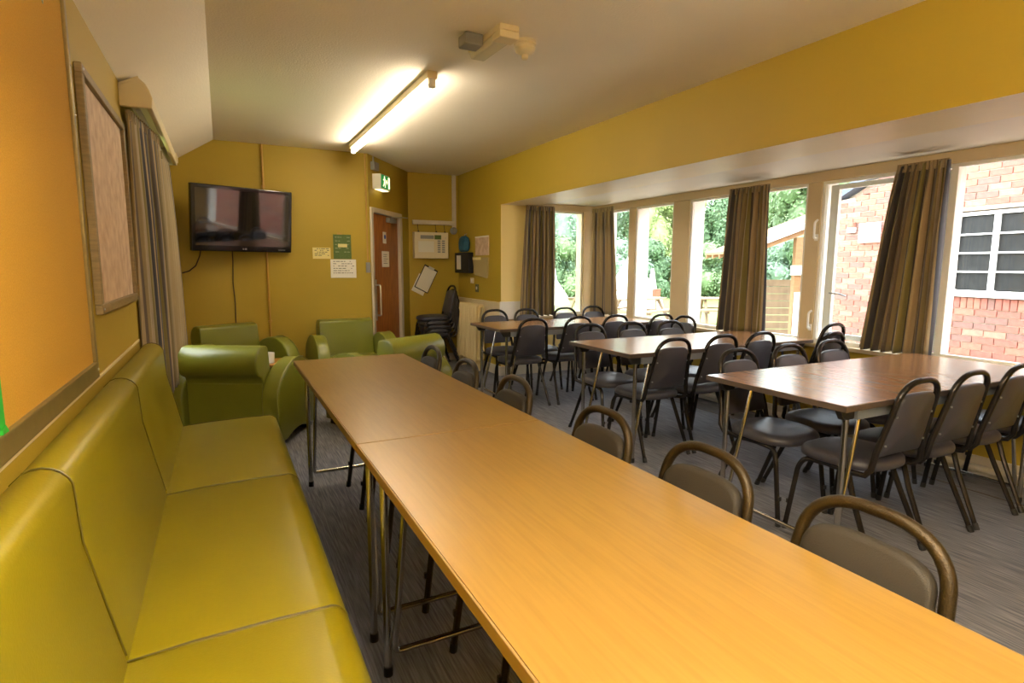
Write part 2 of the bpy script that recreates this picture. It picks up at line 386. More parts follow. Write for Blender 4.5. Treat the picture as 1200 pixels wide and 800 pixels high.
# skirtings
struct('baseboard_right', MB().box(XR-.018, XR, YE, YF, 0, .11), 'skirt', bevel=.004)
struct('baseboard_end', MB().box(XR-.018, XW, YE-.018, YE, 0, .11), 'skirt', bevel=.004)
struct('baseboard_front', MB().box(XW-.018, XW, YW0, YE, 0, .12), 'skirt', bevel=.004)
struct('baseboard_back', MB().box(XL, A.x, YT-.016, YT, 0, .10), 'skirt', bevel=.004)
struct('baseboard_far', MB().box(B.x, XR, YF-.016, YF, 0, .10), 'skirt', bevel=.004)
tag(obj('heating_pipe', MB().tube([(XW-.05, YW0+.1, .055), (XW-.05, YE-.05, .055)], .022, 12), 'skirt', smooth=True), 'cream heating pipe running low along the wall under the bay windows', 'pipe')
# boards at sill height
struct('trim_2', MB().box(XR-.022, XR-.0005, YE+.0, YF, .66, .86), 'cream', bevel=.003)
struct('trim_3', MB().box(XR-.022, 3.185, YE-.022, YE-.0005, .665, .868), 'whiteboard', bevel=.003)
struct('trim_4', MB().box(XR-.022, 3.2, YE-.03, YE-.0005, .645, .664), 'edge')
struct('trim_9', MB().box(XW-.34, XW-.33, YW0, YE-.02, .0, .0025), 'edge2')
# sills and the head rail of the bay
struct('trim_5', MB().box(XW-.05, XW+.24, YW0, YE, ZSILL-.03, ZSILL), 'trim', bevel=.004)
struct('trim_6', MB().box(3.2, XW-.05, YE-.05, YE+.1, ZSILL-.03, ZSILL), 'trim', bevel=.004)
struct('trim_7', MB().box(XW-.012, XW+.2, YW0, YE, ZH, ZS), 'trim', bevel=.004)
struct('trim_8', MB().box(3.18, XW-.012, YE-.014, YE, ZH, ZS), 'trim', bevel=.004)
# piers of the front wall: cream inside, white outside reveal
piers = [(YE+.18, 5.80), (5.305, 5.199), (4.591, 4.363), (3.082, 2.965), (1.12, YW0)]
for i, (a, b) in enumerate(piers):
    p = struct('wall_pier_%d' % (i+1), MB().box(XW, XW+.055, b, a, ZSILL, ZH), 'trim', bevel=.003)
    obj('outer_pier', MB().box(XW+.056, XW+.20, b+.004, a-.004, ZSILL, ZH), 'frame_white', p)
# windows of the bay: frame + panes
def bay_window(n, y0, y1, mulls=(), casement=None):
    f = MB(); t = .022; x0, x1 = XW+.012, XW+.05
    f.box(x0, x1, y0, y0+t, ZSILL, ZH).box(x0, x1, y1-t, y1, ZSILL, ZH).box(x0, x1, y0+t, y1-t, ZSILL, ZSILL+.03).box(x0, x1, y0+t, y1-t, ZH-.022, ZH)
    for m_ in mulls: f.box(x0-.004, x1+.05, m_-.02, m_+.02, ZSILL+.03, ZH-.022)
    o = struct('window_%d' % n, f, 'frame_white', bevel=.002)
    ys = [y0+t] + [q for m_ in mulls for q in (m_-.02, m_+.02)] + [y1-t]
    for k in range(0, len(ys), 2):
        obj('pane', MB().box(x0+.016, x0+.020, ys[k], ys[k+1], ZSILL+.03, ZH-.022), 'glass', o)
    return o
w1 = bay_window(1, 5.305, 5.80)
w2 = bay_window(2, 4.591, 5.199)
w3 = bay_window(3, 3.082, 4.363, (3.62,))
w4 = bay_window(4, 1.12, 2.965, (2.07,))
# casement sash of window 4 (white, beside the wide pier) with its lever handles and stay
sash = obj('sash', MB().box(XW+.052, XW+.085, 2.86, 2.925, ZSILL+.04, ZH-.03).box(XW+.052, XW+.085, 2.10, 2.14, ZSILL+.04, ZH-.03).box(XW+.052, XW+.085, 2.14, 2.86, ZSILL+.04, ZSILL+.08).box(XW+.052, XW+.085, 2.14, 2.86, ZH-.065, ZH-.03), 'frame_white', w4, bevel=.003)
obj('stay', MB().tube([(XW+.02, 2.86, 1.08), (XW+.03, 2.78, 1.075), (XW+.04, 2.74, 1.06)], .006), 'steel', w4)
for z in (1.50, .80):
    obj('handle', MB().tube(fillet([(XW+.001, 2.985, z), (XW-.03, 2.985, z), (XW-.03, 2.985, z+.12), (XW-.02, 2.965, z+.14)], .012), .0085).box(XW-.006, XW, 2.972, 2.998, z-.02, z+.03), 'frame_white', w4, smooth=True)
# end window of the bay
t = .022
f = MB().box(EX0, EX0+t, YE+.02, YE+.06, ZSILL, ZH).box(EX1-t, EX1, YE+.02, YE+.06, ZSILL, ZH).box(EX0+t, EX1-t, YE+.02, YE+.06, ZSILL, ZSILL+.03).box(EX0+t, EX1-t, YE+.02, YE+.06, ZH-.022, ZH)
w7 = struct('window_5', f, 'frame_white', bevel=.002)
obj('pane', MB().box(EX0+t, EX1-t, YE+.036, YE+.04, ZSILL+.03, ZH-.022), 'glass', w7)
# left window
f = MB().box(XL-.10, XL-.05, WL0, WL0+.04, WLZ0, WLZ1).box(XL-.10, XL-.05, WL1-.04, WL1, WLZ0, WLZ1).box(XL-.10, XL-.05, WL0+.04, WL1-.04, WLZ0, WLZ0+.04).box(XL-.10, XL-.05, WL0+.04, WL1-.04, WLZ1-.04, WLZ1).box(XL-.10, XL-.05, 4.68, 4.72, WLZ0+.04, WLZ1-.04)
w8 = struct('window_6', f, 'frame_white', bevel=.003)
obj('pane', MB().box(XL-.078, XL-.074, WL0+.04, 4.68, WLZ0+.04, WLZ1-.04), 'glass', w8)
obj('pane', MB().box(XL-.078, XL-.074, 4.72, WL1-.04, WLZ0+.04, WLZ1-.04), 'glass', w8)

# ================================================================ CURTAINS
def curtain(label, top0, top1, bot0, bot1, z1, z0, pleats, amp, m, group, gather=.5, ripple=.35, seed=0, name='curtain', cords=False):
    rnd = random.Random(seed); nu, nv = pleats*10, 22
    ph = [rnd.uniform(-.8, .8) for _ in range(pleats+2)]; am = [rnd.uniform(.65, 1.25) for _ in range(pleats+2)]
    V = []; uv = []; T0, T1, B0, B1 = [Vector((*p, 0)) for p in (top0, top1, bot0, bot1)]
    for j in range(nv+1):
        t = j/nv; z = z1+(z0-z1)*t; e = t**.8
        a = T0.lerp(B0, e); b = T1.lerp(B1, e); d = (b-a); nrm = Vector((-d.y, d.x, 0)).normalized()
        for i in range(nu+1):
            s = i/nu; k = s*pleats; ki = int(k)
            ss = s + .012*math.sin(ripple*6*t+ph[ki])*math.sin(PI*s)
            aa = amp*(.45+.55*min(1, t*3))*am[ki]
            off = aa*math.sin(2*PI*k+.5*math.sin(2.2*t+ph[ki]*2)) + .3*aa*math.sin(4*PI*k+ph[ki]+t*2)
            p = a+d*ss+nrm*off; V.append((p.x, p.y, z+.006*math.sin(2*PI*k)*(1 if j in (0, nv) else 0))); uv.append((s, t))
    F = [(j*(nu+1)+i, j*(nu+1)+i+1, (j+1)*(nu+1)+i+1, (j+1)*(nu+1)+i) for j in range(nv) for i in range(nu)]
    me = bpy.data.meshes.new('cloth'); me.from_pydata(V, [], F); me.update(); me.materials.append(MT[m])
    l = me.uv_layers.new(name='UVMap')
    for lp in me.loops: l.data[lp.index].uv = uv[lp.vertex_index]
    for p in me.polygons: p.use_smooth = True
    c = ((top0[0]+top1[0])/2, (top0[1]+top1[1])/2)
    root = thing(name, label, 'curtain', (c[0], c[1], z0), 0, group)
    o = bpy.data.objects.new('cloth', me); COL.objects.link(o); o.parent = root; o.location = (-c[0], -c[1], -z0)
    so = o.modifiers.new('thick', 'SOLIDIFY'); so.thickness = .004
    # pleated heading tape
    hb = MB(); d = (T1-T0); nn = Vector((-d.y, d.x, 0)).normalized()
    for i in range(pleats*2):
        p = T0+d*((i+.5)/(pleats*2)); q = d.normalized()*.006
        hb.box(-.008, .008, -.012, .012, -.045, .008, Matrix.Translation((p.x-c[0], p.y-c[1], z1-z0)) @ Matrix.Rotation(math.atan2(d.y, d.x), 4, 'Z'))
    obj('pleat_heading', hb, m, root, kind='stuff')
    return root
G = 'striped curtains at the bay windows'
curtain('striped curtain hanging at the left end of the bay, beside the white wall board', (3.13, 5.875), (3.50, 5.875), (3.06, 5.87), (3.52, 5.87), 1.955, .70, 6, .022, 'curtain', G, seed=3)
curtain('pale striped curtain in the far corner of the bay, between two narrow windows', (4.03, 5.86), (4.03, 5.44), (4.02, 5.87), (4.02, 5.32), 1.95, .72, 6, .022, 'curtain2', G, seed=5)
curtain('brown and beige striped curtain in the middle of the bay windows', (4.05, 3.78), (4.05, 3.36), (4.03, 3.86), (4.03, 3.32), 1.945, .71, 7, .026, 'curtain', G, seed=9)
curtain('widest dark striped curtain sweeping down behind the nearest window table', (4.05, 2.36), (4.05, 2.05), (4.03, 2.52), (4.03, 2.04), 1.94, .71, 7, .03, 'curtain', G, seed=12)
curtain('striped curtain bunched at the near side of the left window, below the pelmet', (-.385, 3.62), (-.31, 4.30), (-.385, 3.58), (-.31, 4.34), 2.06, .50, 8, .026, 'curtain', 'striped curtains at the left window', seed=21)
curtain('narrow striped curtain at the far side of the left window, beyond the gap of daylight', (-.335, 4.80), (-.33, 5.32), (-.325, 4.76), (-.31, 5.38), 2.06, .50, 5, .028, 'curtain2', 'striped curtains at the left window', seed=23)
# pelmet over the left window
pm = thing('pelmet', 'cream moulded pelmet box over the curtains on the left wall', 'pelmet', (XL, 4.5, 2.07))
prof = [(0, .02), (.125, .0), (.14, .01), (.145, .05), (.13, .085), (.118, .12), (.085, .145), (.04, .15), (0, .12)]
mb = MB().prism([(.115, .0), (.14, .0), (.145, .05), (.135, .085), (.118, .12), (.09, .145), (.085, .13), (.115, .07)], -.90, .95, 'y')
mb.prism([(0, .0), (.14, .0), (.145, .05), (.135, .085), (.118, .12), (.09, .145), (.0, .10)], -.93, -.90, 'y')
mb.prism([(0, .0), (.14, .0), (.145, .05), (.135, .085), (.118, .12), (.09, .145), (.0, .10)], .95, .98, 'y')
obj('casing', mb, 'plastic_cream', pm, bevel=.006, seg=3)
obj('curtain_track', MB().box(.06, .08, -.85, .9, .0, .015), 'plastic_white', pm)
obj('lid', MB().prism([(.001, .102), (.09, .146), (.088, .155), (.001, .112)], -.92, .97, 'y'), 'plastic_cream', pm)
for k, (y, dz) in enumerate(((.78, 0), (.84, .0), (.90, 0))): obj('rib', MB().box(.146, .152, y, y+.012, .01, .07), 'plastic_cream', pm)

# ================================================================ SOFA (bench along the left wall)
so = thing('bench_sofa', 'long olive vinyl bench sofa against the left wall beneath the pin boards', 'sofa', (0, 0, 0))
seat_p = [(-.235, .20)] + [(-.235, .405)] + [(-.10, .415), (.08, .418)] + arc(.195, .368, .05, 80, 0, 6) + [(.245, .25), (.243, .20)]
back_p = [(-.215, .30), (-.235, .42), (-.262, .55), (-.292, .70)] + arc(-.352, .815, .055, 15, 120, 6) + [(-.402, .84), (-.404, .30)]
mods = [(-1.95, -.78), (-.78, .385), (.385, 1.43), (1.43, 2.475), (2.475, 3.53)]
for a, b in mods:
    obj('seat_cushion', MB().prism(seat_p, a+.0015, b-.0015, 'y', inset=.012), 'sofa', so, smooth=50)
    obj('backrest', MB().prism(back_p, a+.0015, b-.0015, 'y', inset=.012), 'sofa', so, smooth=50)
    obj('piping', MB().tube([(p[0], b, p[1]) for p in seat_p[1:]], .002, 6), 'sofa_pipe', so, smooth=True)
    obj('piping', MB().tube([(p[0], b, p[1]) for p in back_p[1:-1]], .002, 6), 'sofa_pipe', so, smooth=True)
obj('base', MB().box(-.40, .215, -1.95, 3.51, .05, .20), 'sofa', so, bevel=.008)
for y in (-1.8, -.6, .5, 1.5, 2.5, 3.4):
    for x in (-.34, .16): obj('foot', MB().box(x-.025, x+.025, y-.025, y+.025, 0, .05), 'dark_foot', so)

# ================================================================ ARMCHAIRS
def make_armchair(label):
    t = thing('tub_armchair', label, 'armchair', (0, 0, 0), 0, 'green armchairs around the low table')
    W = .27
    seat = [(-.20, .14), (-.20, .36)] + [(.10, .375)] + arc(.24, .335, .04, 85, 0, 5) + [(.28, .14)]
    obj('seat_cushion', MB().prism(seat, -W+.002, W-.002, 'x', inset=.012), 'armchair', t, smooth=50)
    back = [(-.13, .30), (-.165, .55), (-.185, .68)] + arc(-.215, .685, .03, 20, 90, 4) + [(-.27, .725)] + arc(-.31, .645, .083, 75, -70, 0+8)[:0] + [(-.32, .715), (-.365, .675), (-.385, .62), (-.378, .56), (-.345, .52), (-.30, .50), (-.285, .46), (-.28, .30)]
    obj('backrest', MB().prism(back, -W-.005, W+.005, 'x', inset=.014), 'armchair', t, smooth=50)
    obj('back_panel', MB().box(-W, W, -.29, -.24, .06, .46), 'armchair', t, bevel=.01)
    obj('front_panel', MB().box(-W+.002, W-.002, .235, .262, .05, .145), 'armchair', t, bevel=.008)
    prof = [(-.30, .04), (-.335, .20), (-.34, .36)]
    prof += [(-.325, .42), (-.28, .475), (-.21, .525), (-.13, .565), (-.04, .59), (.05, .598), (.14, .585), (.22, .55), (.285, .495), (.33, .42), (.352, .34)]
    prof += [(.355, .25), (.335, .04), (.20, .035)]
    prof += [(.15+.0, .05), (.08, .065), (0, .07), (-.08, .065), (-.15, .05), (-.20, .035)]
    for s in (-1, 1):
        a0, a1 = (W+.006, W+.125) if s > 0 else (-W-.125, -W-.006)
        am = obj('armrest', MB().prism(prof, a0, a1, 'x', inset=.016), 'armchair', t, smooth=50)
        xo = a1-.006 if s > 0 else a0+.006
        obj('piping', MB().tube([(xo, p[0]*1.004, p[1]*1.004) for p in prof[1:15]], .005, 6), 'arm_pipe', am, smooth=True)
        for y in (-.25, .27): obj('foot', MB().box(min(a0, a1)+.02, max(a0, a1)-.02, y-.03, y+.03, 0, .045), 'dark_foot', t)
    return t
ac = make_armchair('green vinyl armchair seen from behind, just past the end of the sofa')
ac.location = (.112, 4.67, 0); ac.rotation_euler = (0, 0, math.radians(-28))
dup(ac, (.125, 5.80, 0), math.radians(206), 'green armchair facing the room in the left corner below the television')
dup(ac, (1.145, 5.90, 0), math.radians(183), 'green armchair with tall square back against the back wall beside the brown door')
dup(ac, (1.20, 4.64, 0), math.radians(26), 'green armchair with its rounded back to the far end of the long table')

# low table and mug between the armchairs
lt = thing('coffee_table', 'small low dark-topped table between the green armchairs, under the mug', 'table', (.42, 5.36, 0))
obj('tabletop', MB().box(-.15, .15, -.17, .17, .42, .445), 'shelfwood', lt, bevel=.006)
for x in (-.13, .13):
    for y in (-.13, .13): obj('leg', MB().box(x-.015, x+.015, y-.015, y+.015, 0, .42), 'shelfwood', lt)
mg = thing('mug', 'white mug on the low table between the green armchairs', 'mug', (.33, 5.27, .446))
obj('cup', MB().lathe([(.030, 0), (.038, .004), (.041, .09), (.037, .09), (.034, .012), (.0005, .010)], 24), 'mug', mg, smooth=50)
obj('handle', MB().tube([(-.039, 0, .075), (-.060, 0, .072), (-.068, 0, .048), (-.060, 0, .024), (-.039, 0, .020)], .006, 8), 'mug', mg, smooth=True)

# ================================================================ TABLES
def folding_table(label, cx, cy, rot, L, Wd, top, edge, apron, group, H=.732):
    t = thing('folding_table', label, 'table', (cx, cy, 0), rot, group)
    obj('tabletop', MB().box(-Wd/2+.002, Wd/2-.002, -L/2+.002, L/2-.002, H-.024, H), top, t)
    e = MB(); q = .003
    e.box(-Wd/2-q, -Wd/2+.002, -L/2-q, L/2+q, H-.026, H-.001).box(Wd/2-.002, Wd/2+q, -L/2-q, L/2+q, H-.026, H-.001)
    e.box(-Wd/2+.002, Wd/2-.002, -L/2-q, -L/2+.002, H-.026, H-.001).box(-Wd/2+.002, Wd/2-.002, L/2-.002, L/2+q, H-.026, H-.001)
    obj('edging', e, edge, t, bevel=.0015)
    for s in (-1, 1):
        obj('apron_rail', MB().box(s*(Wd/2-.035)-.010, s*(Wd/2-.035)+.010, -L/2+.12, L/2-.12, H-.075, H-.0245), apron, t, bevel=.002)
    for e_ in (-1, 1):
        y = e_*(L/2-.09)
        for s in (-1, 1):
            lg = obj('leg', MB().tube([(s*(Wd/2-.055), y, H-.05), (s*(Wd/2-.055), y, .0)], .0125, 12), 'chrome', t, smooth=True)
            obj('foot_cap', MB().tube([(s*(Wd/2-.055), y, .03), (s*(Wd/2-.055), y, .0)], .0145, 10), 'rubber', lg, smooth=True)
            obj('bracket', MB().prism([(-.06, H-.025), (.06, H-.025), (.03, H-.075), (-.03, H-.075)], s*(Wd/2-.055)-.016, s*(Wd/2-.055)+.016, 'x').xf(Matrix.Translation((0, y, 0))), 'black', t, bevel=.004)
        yi = y-e_*.15; xi = Wd/2-.075
        pts = fillet([(-xi+.01, yi, H-.04), (-xi, y-e_*.02, .12), (-xi, y-e_*.016, .085), (xi, y-e_*.016, .085), (xi, y-e_*.02, .12), (xi-.01, yi, H-.04)], .05)
        obj('cross_frame', MB().tube(pts, .010, 10), 'chrome', t, smooth=True)
    return t
folding_table('nearest oak-topped folding table, one of the pair end to end, beside the sofa', .668, .83, 0, 1.828, .645, 'oak', 'edge', 'edge', 'oak tables end to end')
folding_table('farther oak-topped folding table of the pair end to end, reaching to the armchairs', .668, 2.618, 0, 1.735, .645, 'oak', 'edge', 'edge', 'oak tables end to end')
folding_table('tan folding table nearest the camera on the window side, by the widest curtain', 3.06, 1.755, PI/2, 1.76, .735, 'tan', 'edge2', 'apron', 'tan tables by the windows')
folding_table('middle tan folding table on the window side, its top washed white with glare', 3.125, 3.19, PI/2, 1.74, .70, 'tan', 'edge2', 'apron', 'tan tables by the windows')
folding_table('farthest tan folding table, standing in the bay beside the cream radiator', 3.00, 4.79, PI/2, 1.74, .66, 'tan', 'edge2', 'apron', 'tan tables by the windows')

# ================================================================ CHAIRS
def superell(a, b, n=28, e=2.8):
    out = []
    for i in range(n):
        t = 2*PI*i/n; c, s_ = math.cos(t), math.sin(t)
        out.append((a*math.copysign(abs(c)**(2/e), c), b*math.copysign(abs(s_)**(2/e), s_)))
    return out
def make_chair(label, group, frame, fab, backfab):
    t = thing('stacking_chair', label, 'chair', (0, 0, 0), 0, group)
    # seat pad
    mb = MB(); rings = [(.90, .392), (.985, .398), (1.0, .412), (.99, .426), (.94, .438), (.80, .446), (.5, .450), (.1, .451)]
    base = superell(.192, .195); V = []; F = []; n = len(base)
    for k, z in rings: V += [(p[0]*k*(1+.02*p[1]), p[1]*k+.01, z - .006*max(0, p[1])/.19) for p in base]
    for j in range(len(rings)-1):
        for i in range(n): F.append((j*n+i, j*n+(i+1) % n, (j+1)*n+(i+1) % n, (j+1)*n+i))
    F.append(tuple(range(n-1, -1, -1))); F.append(tuple((len(rings)-1)*n+i for i in range(n)))
    mb.add(V, F); obj('seat', mb, fab, t, smooth=60)
    # backrest pad: rounded top, slightly narrower upwards
    def by(z): return -.185-.085*(z-.44)/.38-.0*z
    outl = [(-.155, .485), (.155, .485)]
    outl = [(-.142, .475), (.142, .475), (.150, .49), (.136, .64)] + [(.128*math.copysign(abs(math.cos(math.radians(a)))**.62, math.cos(math.radians(a))), .690+.068*abs(math.sin(math.radians(a)))**.62) for a in range(0, 181, 12)] + [(-.136, .64), (-.150, .49)]
    # outline is (x, z)
    cxz = (0, .60); V = []; F = []; n = len(outl)
    layers = [(.93, .016), (.985, .012), (1.0, .004), (1.0, -.004), (.985, -.012), (.94, -.017)]
    for k, off in layers:
        for p in outl:
            x = p[0]*k; z = cxz[1]+(p[1]-cxz[1])*k; V.append((x, by(z)+off+.010*(x/.15)**2, z))
    for j in range(len(layers)-1):
        for i in range(n): F.append((j*n+i, j*n+(i+1) % n, (j+1)*n+(i+1) % n, (j+1)*n+i))
    # fan caps with a bulged centre
    c0 = len(V); V.append((0, by(.60)+.024, .60)); c1 = len(V); V.append((0, by(.60)-.019, .60))
    for i in range(n): F.append((c0, (i+1) % n, i)); F.append((c1, (len(layers)-1)*n+i, (len(layers)-1)*n+(i+1) % n))
    bk = obj('backrest', MB().add(V, F), backfab, t, smooth=60)
    for x, z in ((-.137, .53), (.137, .53), (-.125, .66), (.125, .66)):
        obj('rivet', MB().lathe([(.005, -.003), (.005, .002), (.002, .004)], 8, (x, by(z)-.010, z), 'y'), 'steel', bk)
    # back frame: loop over the back, sweeping down and forward under the seat
    half = [(-.150, .06, .382), (-.172, -.10, .384), (-.180, -.165, .392), (-.180, -.190, .425), (-.170, by(.50), .50), (-.156, by(.60), .60), (-.146, by(.67), .67)]
    top = [(-.1435*abs(math.cos(math.radians(a)))**.78, 0, .69+.122*abs(math.sin(math.radians(a)))**.78) for a in (176, 168, 160, 151, 142, 133, 124, 115, 106, 97)]
    top = [(x, by(z), z) for x, _, z in top]
    full = half+top+[(-x, y, z) for x, y, z in reversed(half+top)]
    obj('back_frame', MB().tube(full, .0130, 12, flat=1.0), frame, t, smooth=True)
    obj('seat_rail', MB().tube([(-.15, .06, .382), (.15, .06, .382)], .010, 8).tube([(-.165, -.06, .380), (.165, -.06, .380)], .010, 8), frame, t, smooth=True)
    for s in (-1, 1):
        lg = obj('leg', MB().tube([(s*.155, -.075, .385), (s*.172, -.125, .25), (s*.190, -.235, .0)], [.0125, .0125, .011], 8), frame, t, smooth=True)
        obj('foot_cap', MB().tube([(s*.1877, -.223, .03), (s*.190, -.236, .0)], .014, 8), 'rubber', lg, smooth=True)
        lg = obj('leg', MB().tube(fillet([(s*.14, -.05, .380), (s*.158, .135, .376), (s*.168, .160, .33), (s*.178, .205, .0)], .04), .012, 8), frame, t, smooth=True)
        obj('foot_cap', MB().tube([(s*.1773, .2015, .03), (s*.178, .205, .0)], .014, 8), 'rubber', lg, smooth=True)
        obj('stacking_bump', MB().box(s*.172-.006, s*.172+.006, .193, .205, .13, .15), 'rubber', lg)
    return t
R = math.radians
GL = 'chairs along the long oak tables'; GT = 'chairs around the tan tables'
P0 = make_chair('bronze-framed padded chair nearest the camera at the long oak table', GL, 'bronze', 'back_fabric', 'back_fabric')
P0.location = (.845, .63, 0); P0.rotation_euler = (0, 0, PI/2)
for x, y, l in ((.832, 1.045, 'second nearest bronze-framed chair along the right side of the long oak table'),
                (.828, 1.49, 'third bronze-framed chair along the long oak table, just nearer than the table joint'),
                (.815, 2.10, 'fourth bronze-framed chair along the long oak table, just beyond the table joint'),
                (.80, 2.60, 'fifth bronze-framed chair along the long oak table, second from the armchairs'),
                (.80, 3.12, 'farthest chair along the long oak table, next to the green armchair')):
    dup(P0, (x, y, 0), PI/2, l)
P1 = make_chair('charcoal chair at the near left corner of the nearest tan table, back to the camera', GT, 'gunmetal', 'fabric', 'fabric')
P1.location = (2.60, 1.60, 0)
rows = [
 (3.01, 1.60, 0, 'second charcoal chair along the near side of the nearest tan table'),
 (3.44, 1.60, 0, 'third charcoal chair along the near side of the nearest tan table'),
 (3.885, 1.60, 0, 'charcoal chair at the right edge of the photo, fourth at the nearest tan table'),
 (2.58, 2.03, 180, 'chair facing the camera at the far left corner of the nearest tan table'),
 (3.02, 2.04, 180, 'second chair facing the camera across the nearest tan table'),
 (3.45, 2.06, 180, 'third chair facing the camera across the nearest tan table, by the widest curtain'),
 (2.61, 3.09, 0, 'charcoal chair at the near left corner of the middle tan table, back to the camera'),
 (3.04, 3.09, 0, 'second charcoal chair along the near side of the middle tan table'),
 (3.42, 3.09, 0, 'third charcoal chair along the near side of the middle tan table'),
 (3.86, 2.86, 4, 'lower chair of the pair stacked by the window between nearest and middle tan tables'),
 (2.62, 3.555, 180, 'chair facing the camera at the far left corner of the middle tan table'),
 (3.03, 3.545, 180, 'second chair facing the camera across the middle tan table'),
 (3.41, 3.50, 180, 'third chair facing the camera across the middle tan table'),
 (2.45, 4.70, 0, 'charcoal chair at the near left corner of the farthest tan table, back to the camera'),
 (2.92, 4.69, 0, 'second charcoal chair along the near side of the farthest tan table'),
 (3.35, 4.70, 0, 'third charcoal chair along the near side of the farthest tan table'),
 (3.83, 4.60, 0, 'charcoal chair by the window at the right end of the farthest tan table'),
 (3.60, 4.06, 90, 'charcoal chair turned sideways below the window between middle and farthest tan tables'),
 (2.56, 5.24, 180, 'chair nearest the radiator on the far side of the farthest tan table'),
 (2.93, 5.22, 180, 'second chair on the far side of the farthest tan table, before the white board'),
 (3.42, 5.22, 180, 'third chair on the far side of the farthest tan table, below the end window'),
 (3.84, 5.28, 180, 'chair in the far corner of the bay, below the pale curtain'),
]
for x, y, a, l in rows: dup(P1, (x, y, 0), R(a), l)
q = dup(P1, (3.88, 2.875, .062), R(4), 'upper chair of the pair stacked by the window between nearest and middle tan tables')
for k in range(5):
    l = ['bottom chair', 'second chair from the bottom', 'middle chair', 'second chair from the top', 'top chair'][k]+' of the tall stack in the corner by the radiator'
    dup(P1, (2.44-.014*k, 6.98, .052*k), R(90), l, 'stacked chairs by the radiator')

# ================================================================ LEFT WALL BOARDS
pb = thing('pin_board', 'large orange pin board with bronze frame on the left wall above the sofa', 'notice board', (XL, 1.0, .90))
y0, y1, z0, z1 = -1.55, 1.345, .0, 1.235     # local
obj('cork_panel', MB().box(.001, .012, y0+.03, y1-.03, z0+.04, z1-.03), 'cork', pb)
obj('frame_rail', MB().box(.001, .022, y0, y1, z0, z0+.055), 'board_frame', pb, bevel=.004)
obj('frame_rail', MB().box(.001, .022, y0, y1, z1-.035, z1), 'board_frame', pb, bevel=.004)
obj('frame_stile', MB().box(.001, .022, y1-.033, y1, z0+.055, z1-.035), 'board_frame', pb, bevel=.004)
obj('frame_stile', MB().box(.001, .022, y0, y0+.033, z0+.055, z1-.035), 'board_frame', pb, bevel=.004)
for y, z in ((y1-.018, .03), (y1-.016, 1.0), (y1-.016, .85)): obj('screw', MB().lathe([(.004, .022), (.004, .0245), (.001, .0255)], 8, (0, y, z), 'x'), 'silver', pb)
tag(obj('green_ribbon', MB().box(XL+.013, XL+.017, 1.385, 1.418, .955, 1.22).prism([(1.385, .93), (1.425, .955), (1.41, .97), (1.39, .965)], XL+.013, XL+.02, 'x'), 'green_cloth'), 'bright green ribbon hanging at the lower left of the orange pin board', 'ribbon')
tag(obj('paper_corner', MB().prism([(1.85, 2.13), (2.06, 2.13), (2.09, 2.06), (2.075, 1.985), (1.98, 2.04)], XL+.014, XL+.0165, 'x'), 'paper_grey'), 'grey green paper corner pinned at the top of the orange pin board', 'paper')
fp = thing('framed_map', 'tall oak-framed pale map on the left wall between pin board and curtain', 'picture', (XL, 2.98, 1.10))
y0, y1, z0, z1 = -.49, .49, 0, .86
obj('map_sheet', MB().box(.002, .010, y0+.03, y1-.03, .03, z1-.03), 'map', fp)
for a in ((y0, y1, 0, .036), (y0, y1, z1-.034, z1)): obj('frame_rail', MB().box(.001, .026, a[0], a[1], a[2], a[3]), 'wood_frame', fp, bevel=.004)
for a in ((y0, y0+.036), (y1-.036, y1)): obj('frame_stile', MB().box(.001, .026, a[0], a[1], .036, z1-.034), 'wood_frame', fp, bevel=.004)
for y, z in ((y0+.018, .018), (y0+.018, z1-.018)): obj('screw', MB().lathe([(.005, .026), (.005, .029), (.001, .030)], 8, (0, y, z), 'x'), 'silver', fp)
tag(obj('edge_strip', MB().box(XL+.001, XL+.008, YB+1.5, 3.55, .880, .892), 'cream', bevel=.002), 'thin cream batten along the left wall just above the sofa back', 'batten')

# ================================================================ BACK WALL: TELEVISION AND NOTICES
tvc = Vector((.215, 6.09, 1.70)); tva = math.radians(21)
tv = thing('television', 'black flat-screen television on a bracket high on the yellow back wall', 'television', tvc, tva); tv.rotation_euler = (R_(6.5), 0, tva)
w_, h_ = .468, .298
obj('casing', MB().box(-w_, w_, -.022, .025, -h_, h_), 'black_gloss', tv, bevel=.008, seg=3)
obj('screen', MB().box(-w_+.035, w_-.035, -.0245, -.0225, -h_+.055, h_-.035), 'screen', tv)
obj('logo', MB().lathe([(.008, 0), (.008, .002)], 14, (-.012, -.0245, -h_+.027), 'y').box(.002, .020, -.0245, -.0225, -h_+.020, -h_+.034), 'plastic_grey', tv, label='small grey maker mark')
obj('side_text', MB().box(.33, .40, -.0245, -.0225, -h_+.022, -h_+.028), 'plastic_grey', tv)
obj('wall_bracket', MB().box(-.12, .12, .02, .045, -.14, .14).box(-.03, .03, .045, .15, -.05, .05).box(-.08, .08, .14, .155, -.08, .08), 'black', tv)
tag(obj('television_cable', MB().tube([(-.155, 6.05, 1.42), (-.17, 6.12, 1.36), (-.21, 6.2, 1.27), (-.27, 6.27, 1.22), (-.33, 6.30, 1.20)], .006), 'cable', smooth=True), 'short dark cable curling from the television down to the corner', 'cable')
tag(obj('hanging_cable', MB().tube([(.105, 6.16, 1.40), (.108, 6.29, 1.33), (.098, 6.305, 1.1), (.108, 6.31, .9), (.10, 6.31, .6), (.12, 6.31, .3)], .005), 'cable', smooth=True), 'thin dark cable hanging straight down the wall below the television', 'cable')
tag(obj('wooden_upright', MB().box(-.40, -.352, 6.27, 6.32, .0, 1.17).box(-.40, -.335, 6.255, 6.32, .80, .83), 'shelfwood', bevel=.003), 'orange pine upright standing in the corner behind the curtain', 'shelf')
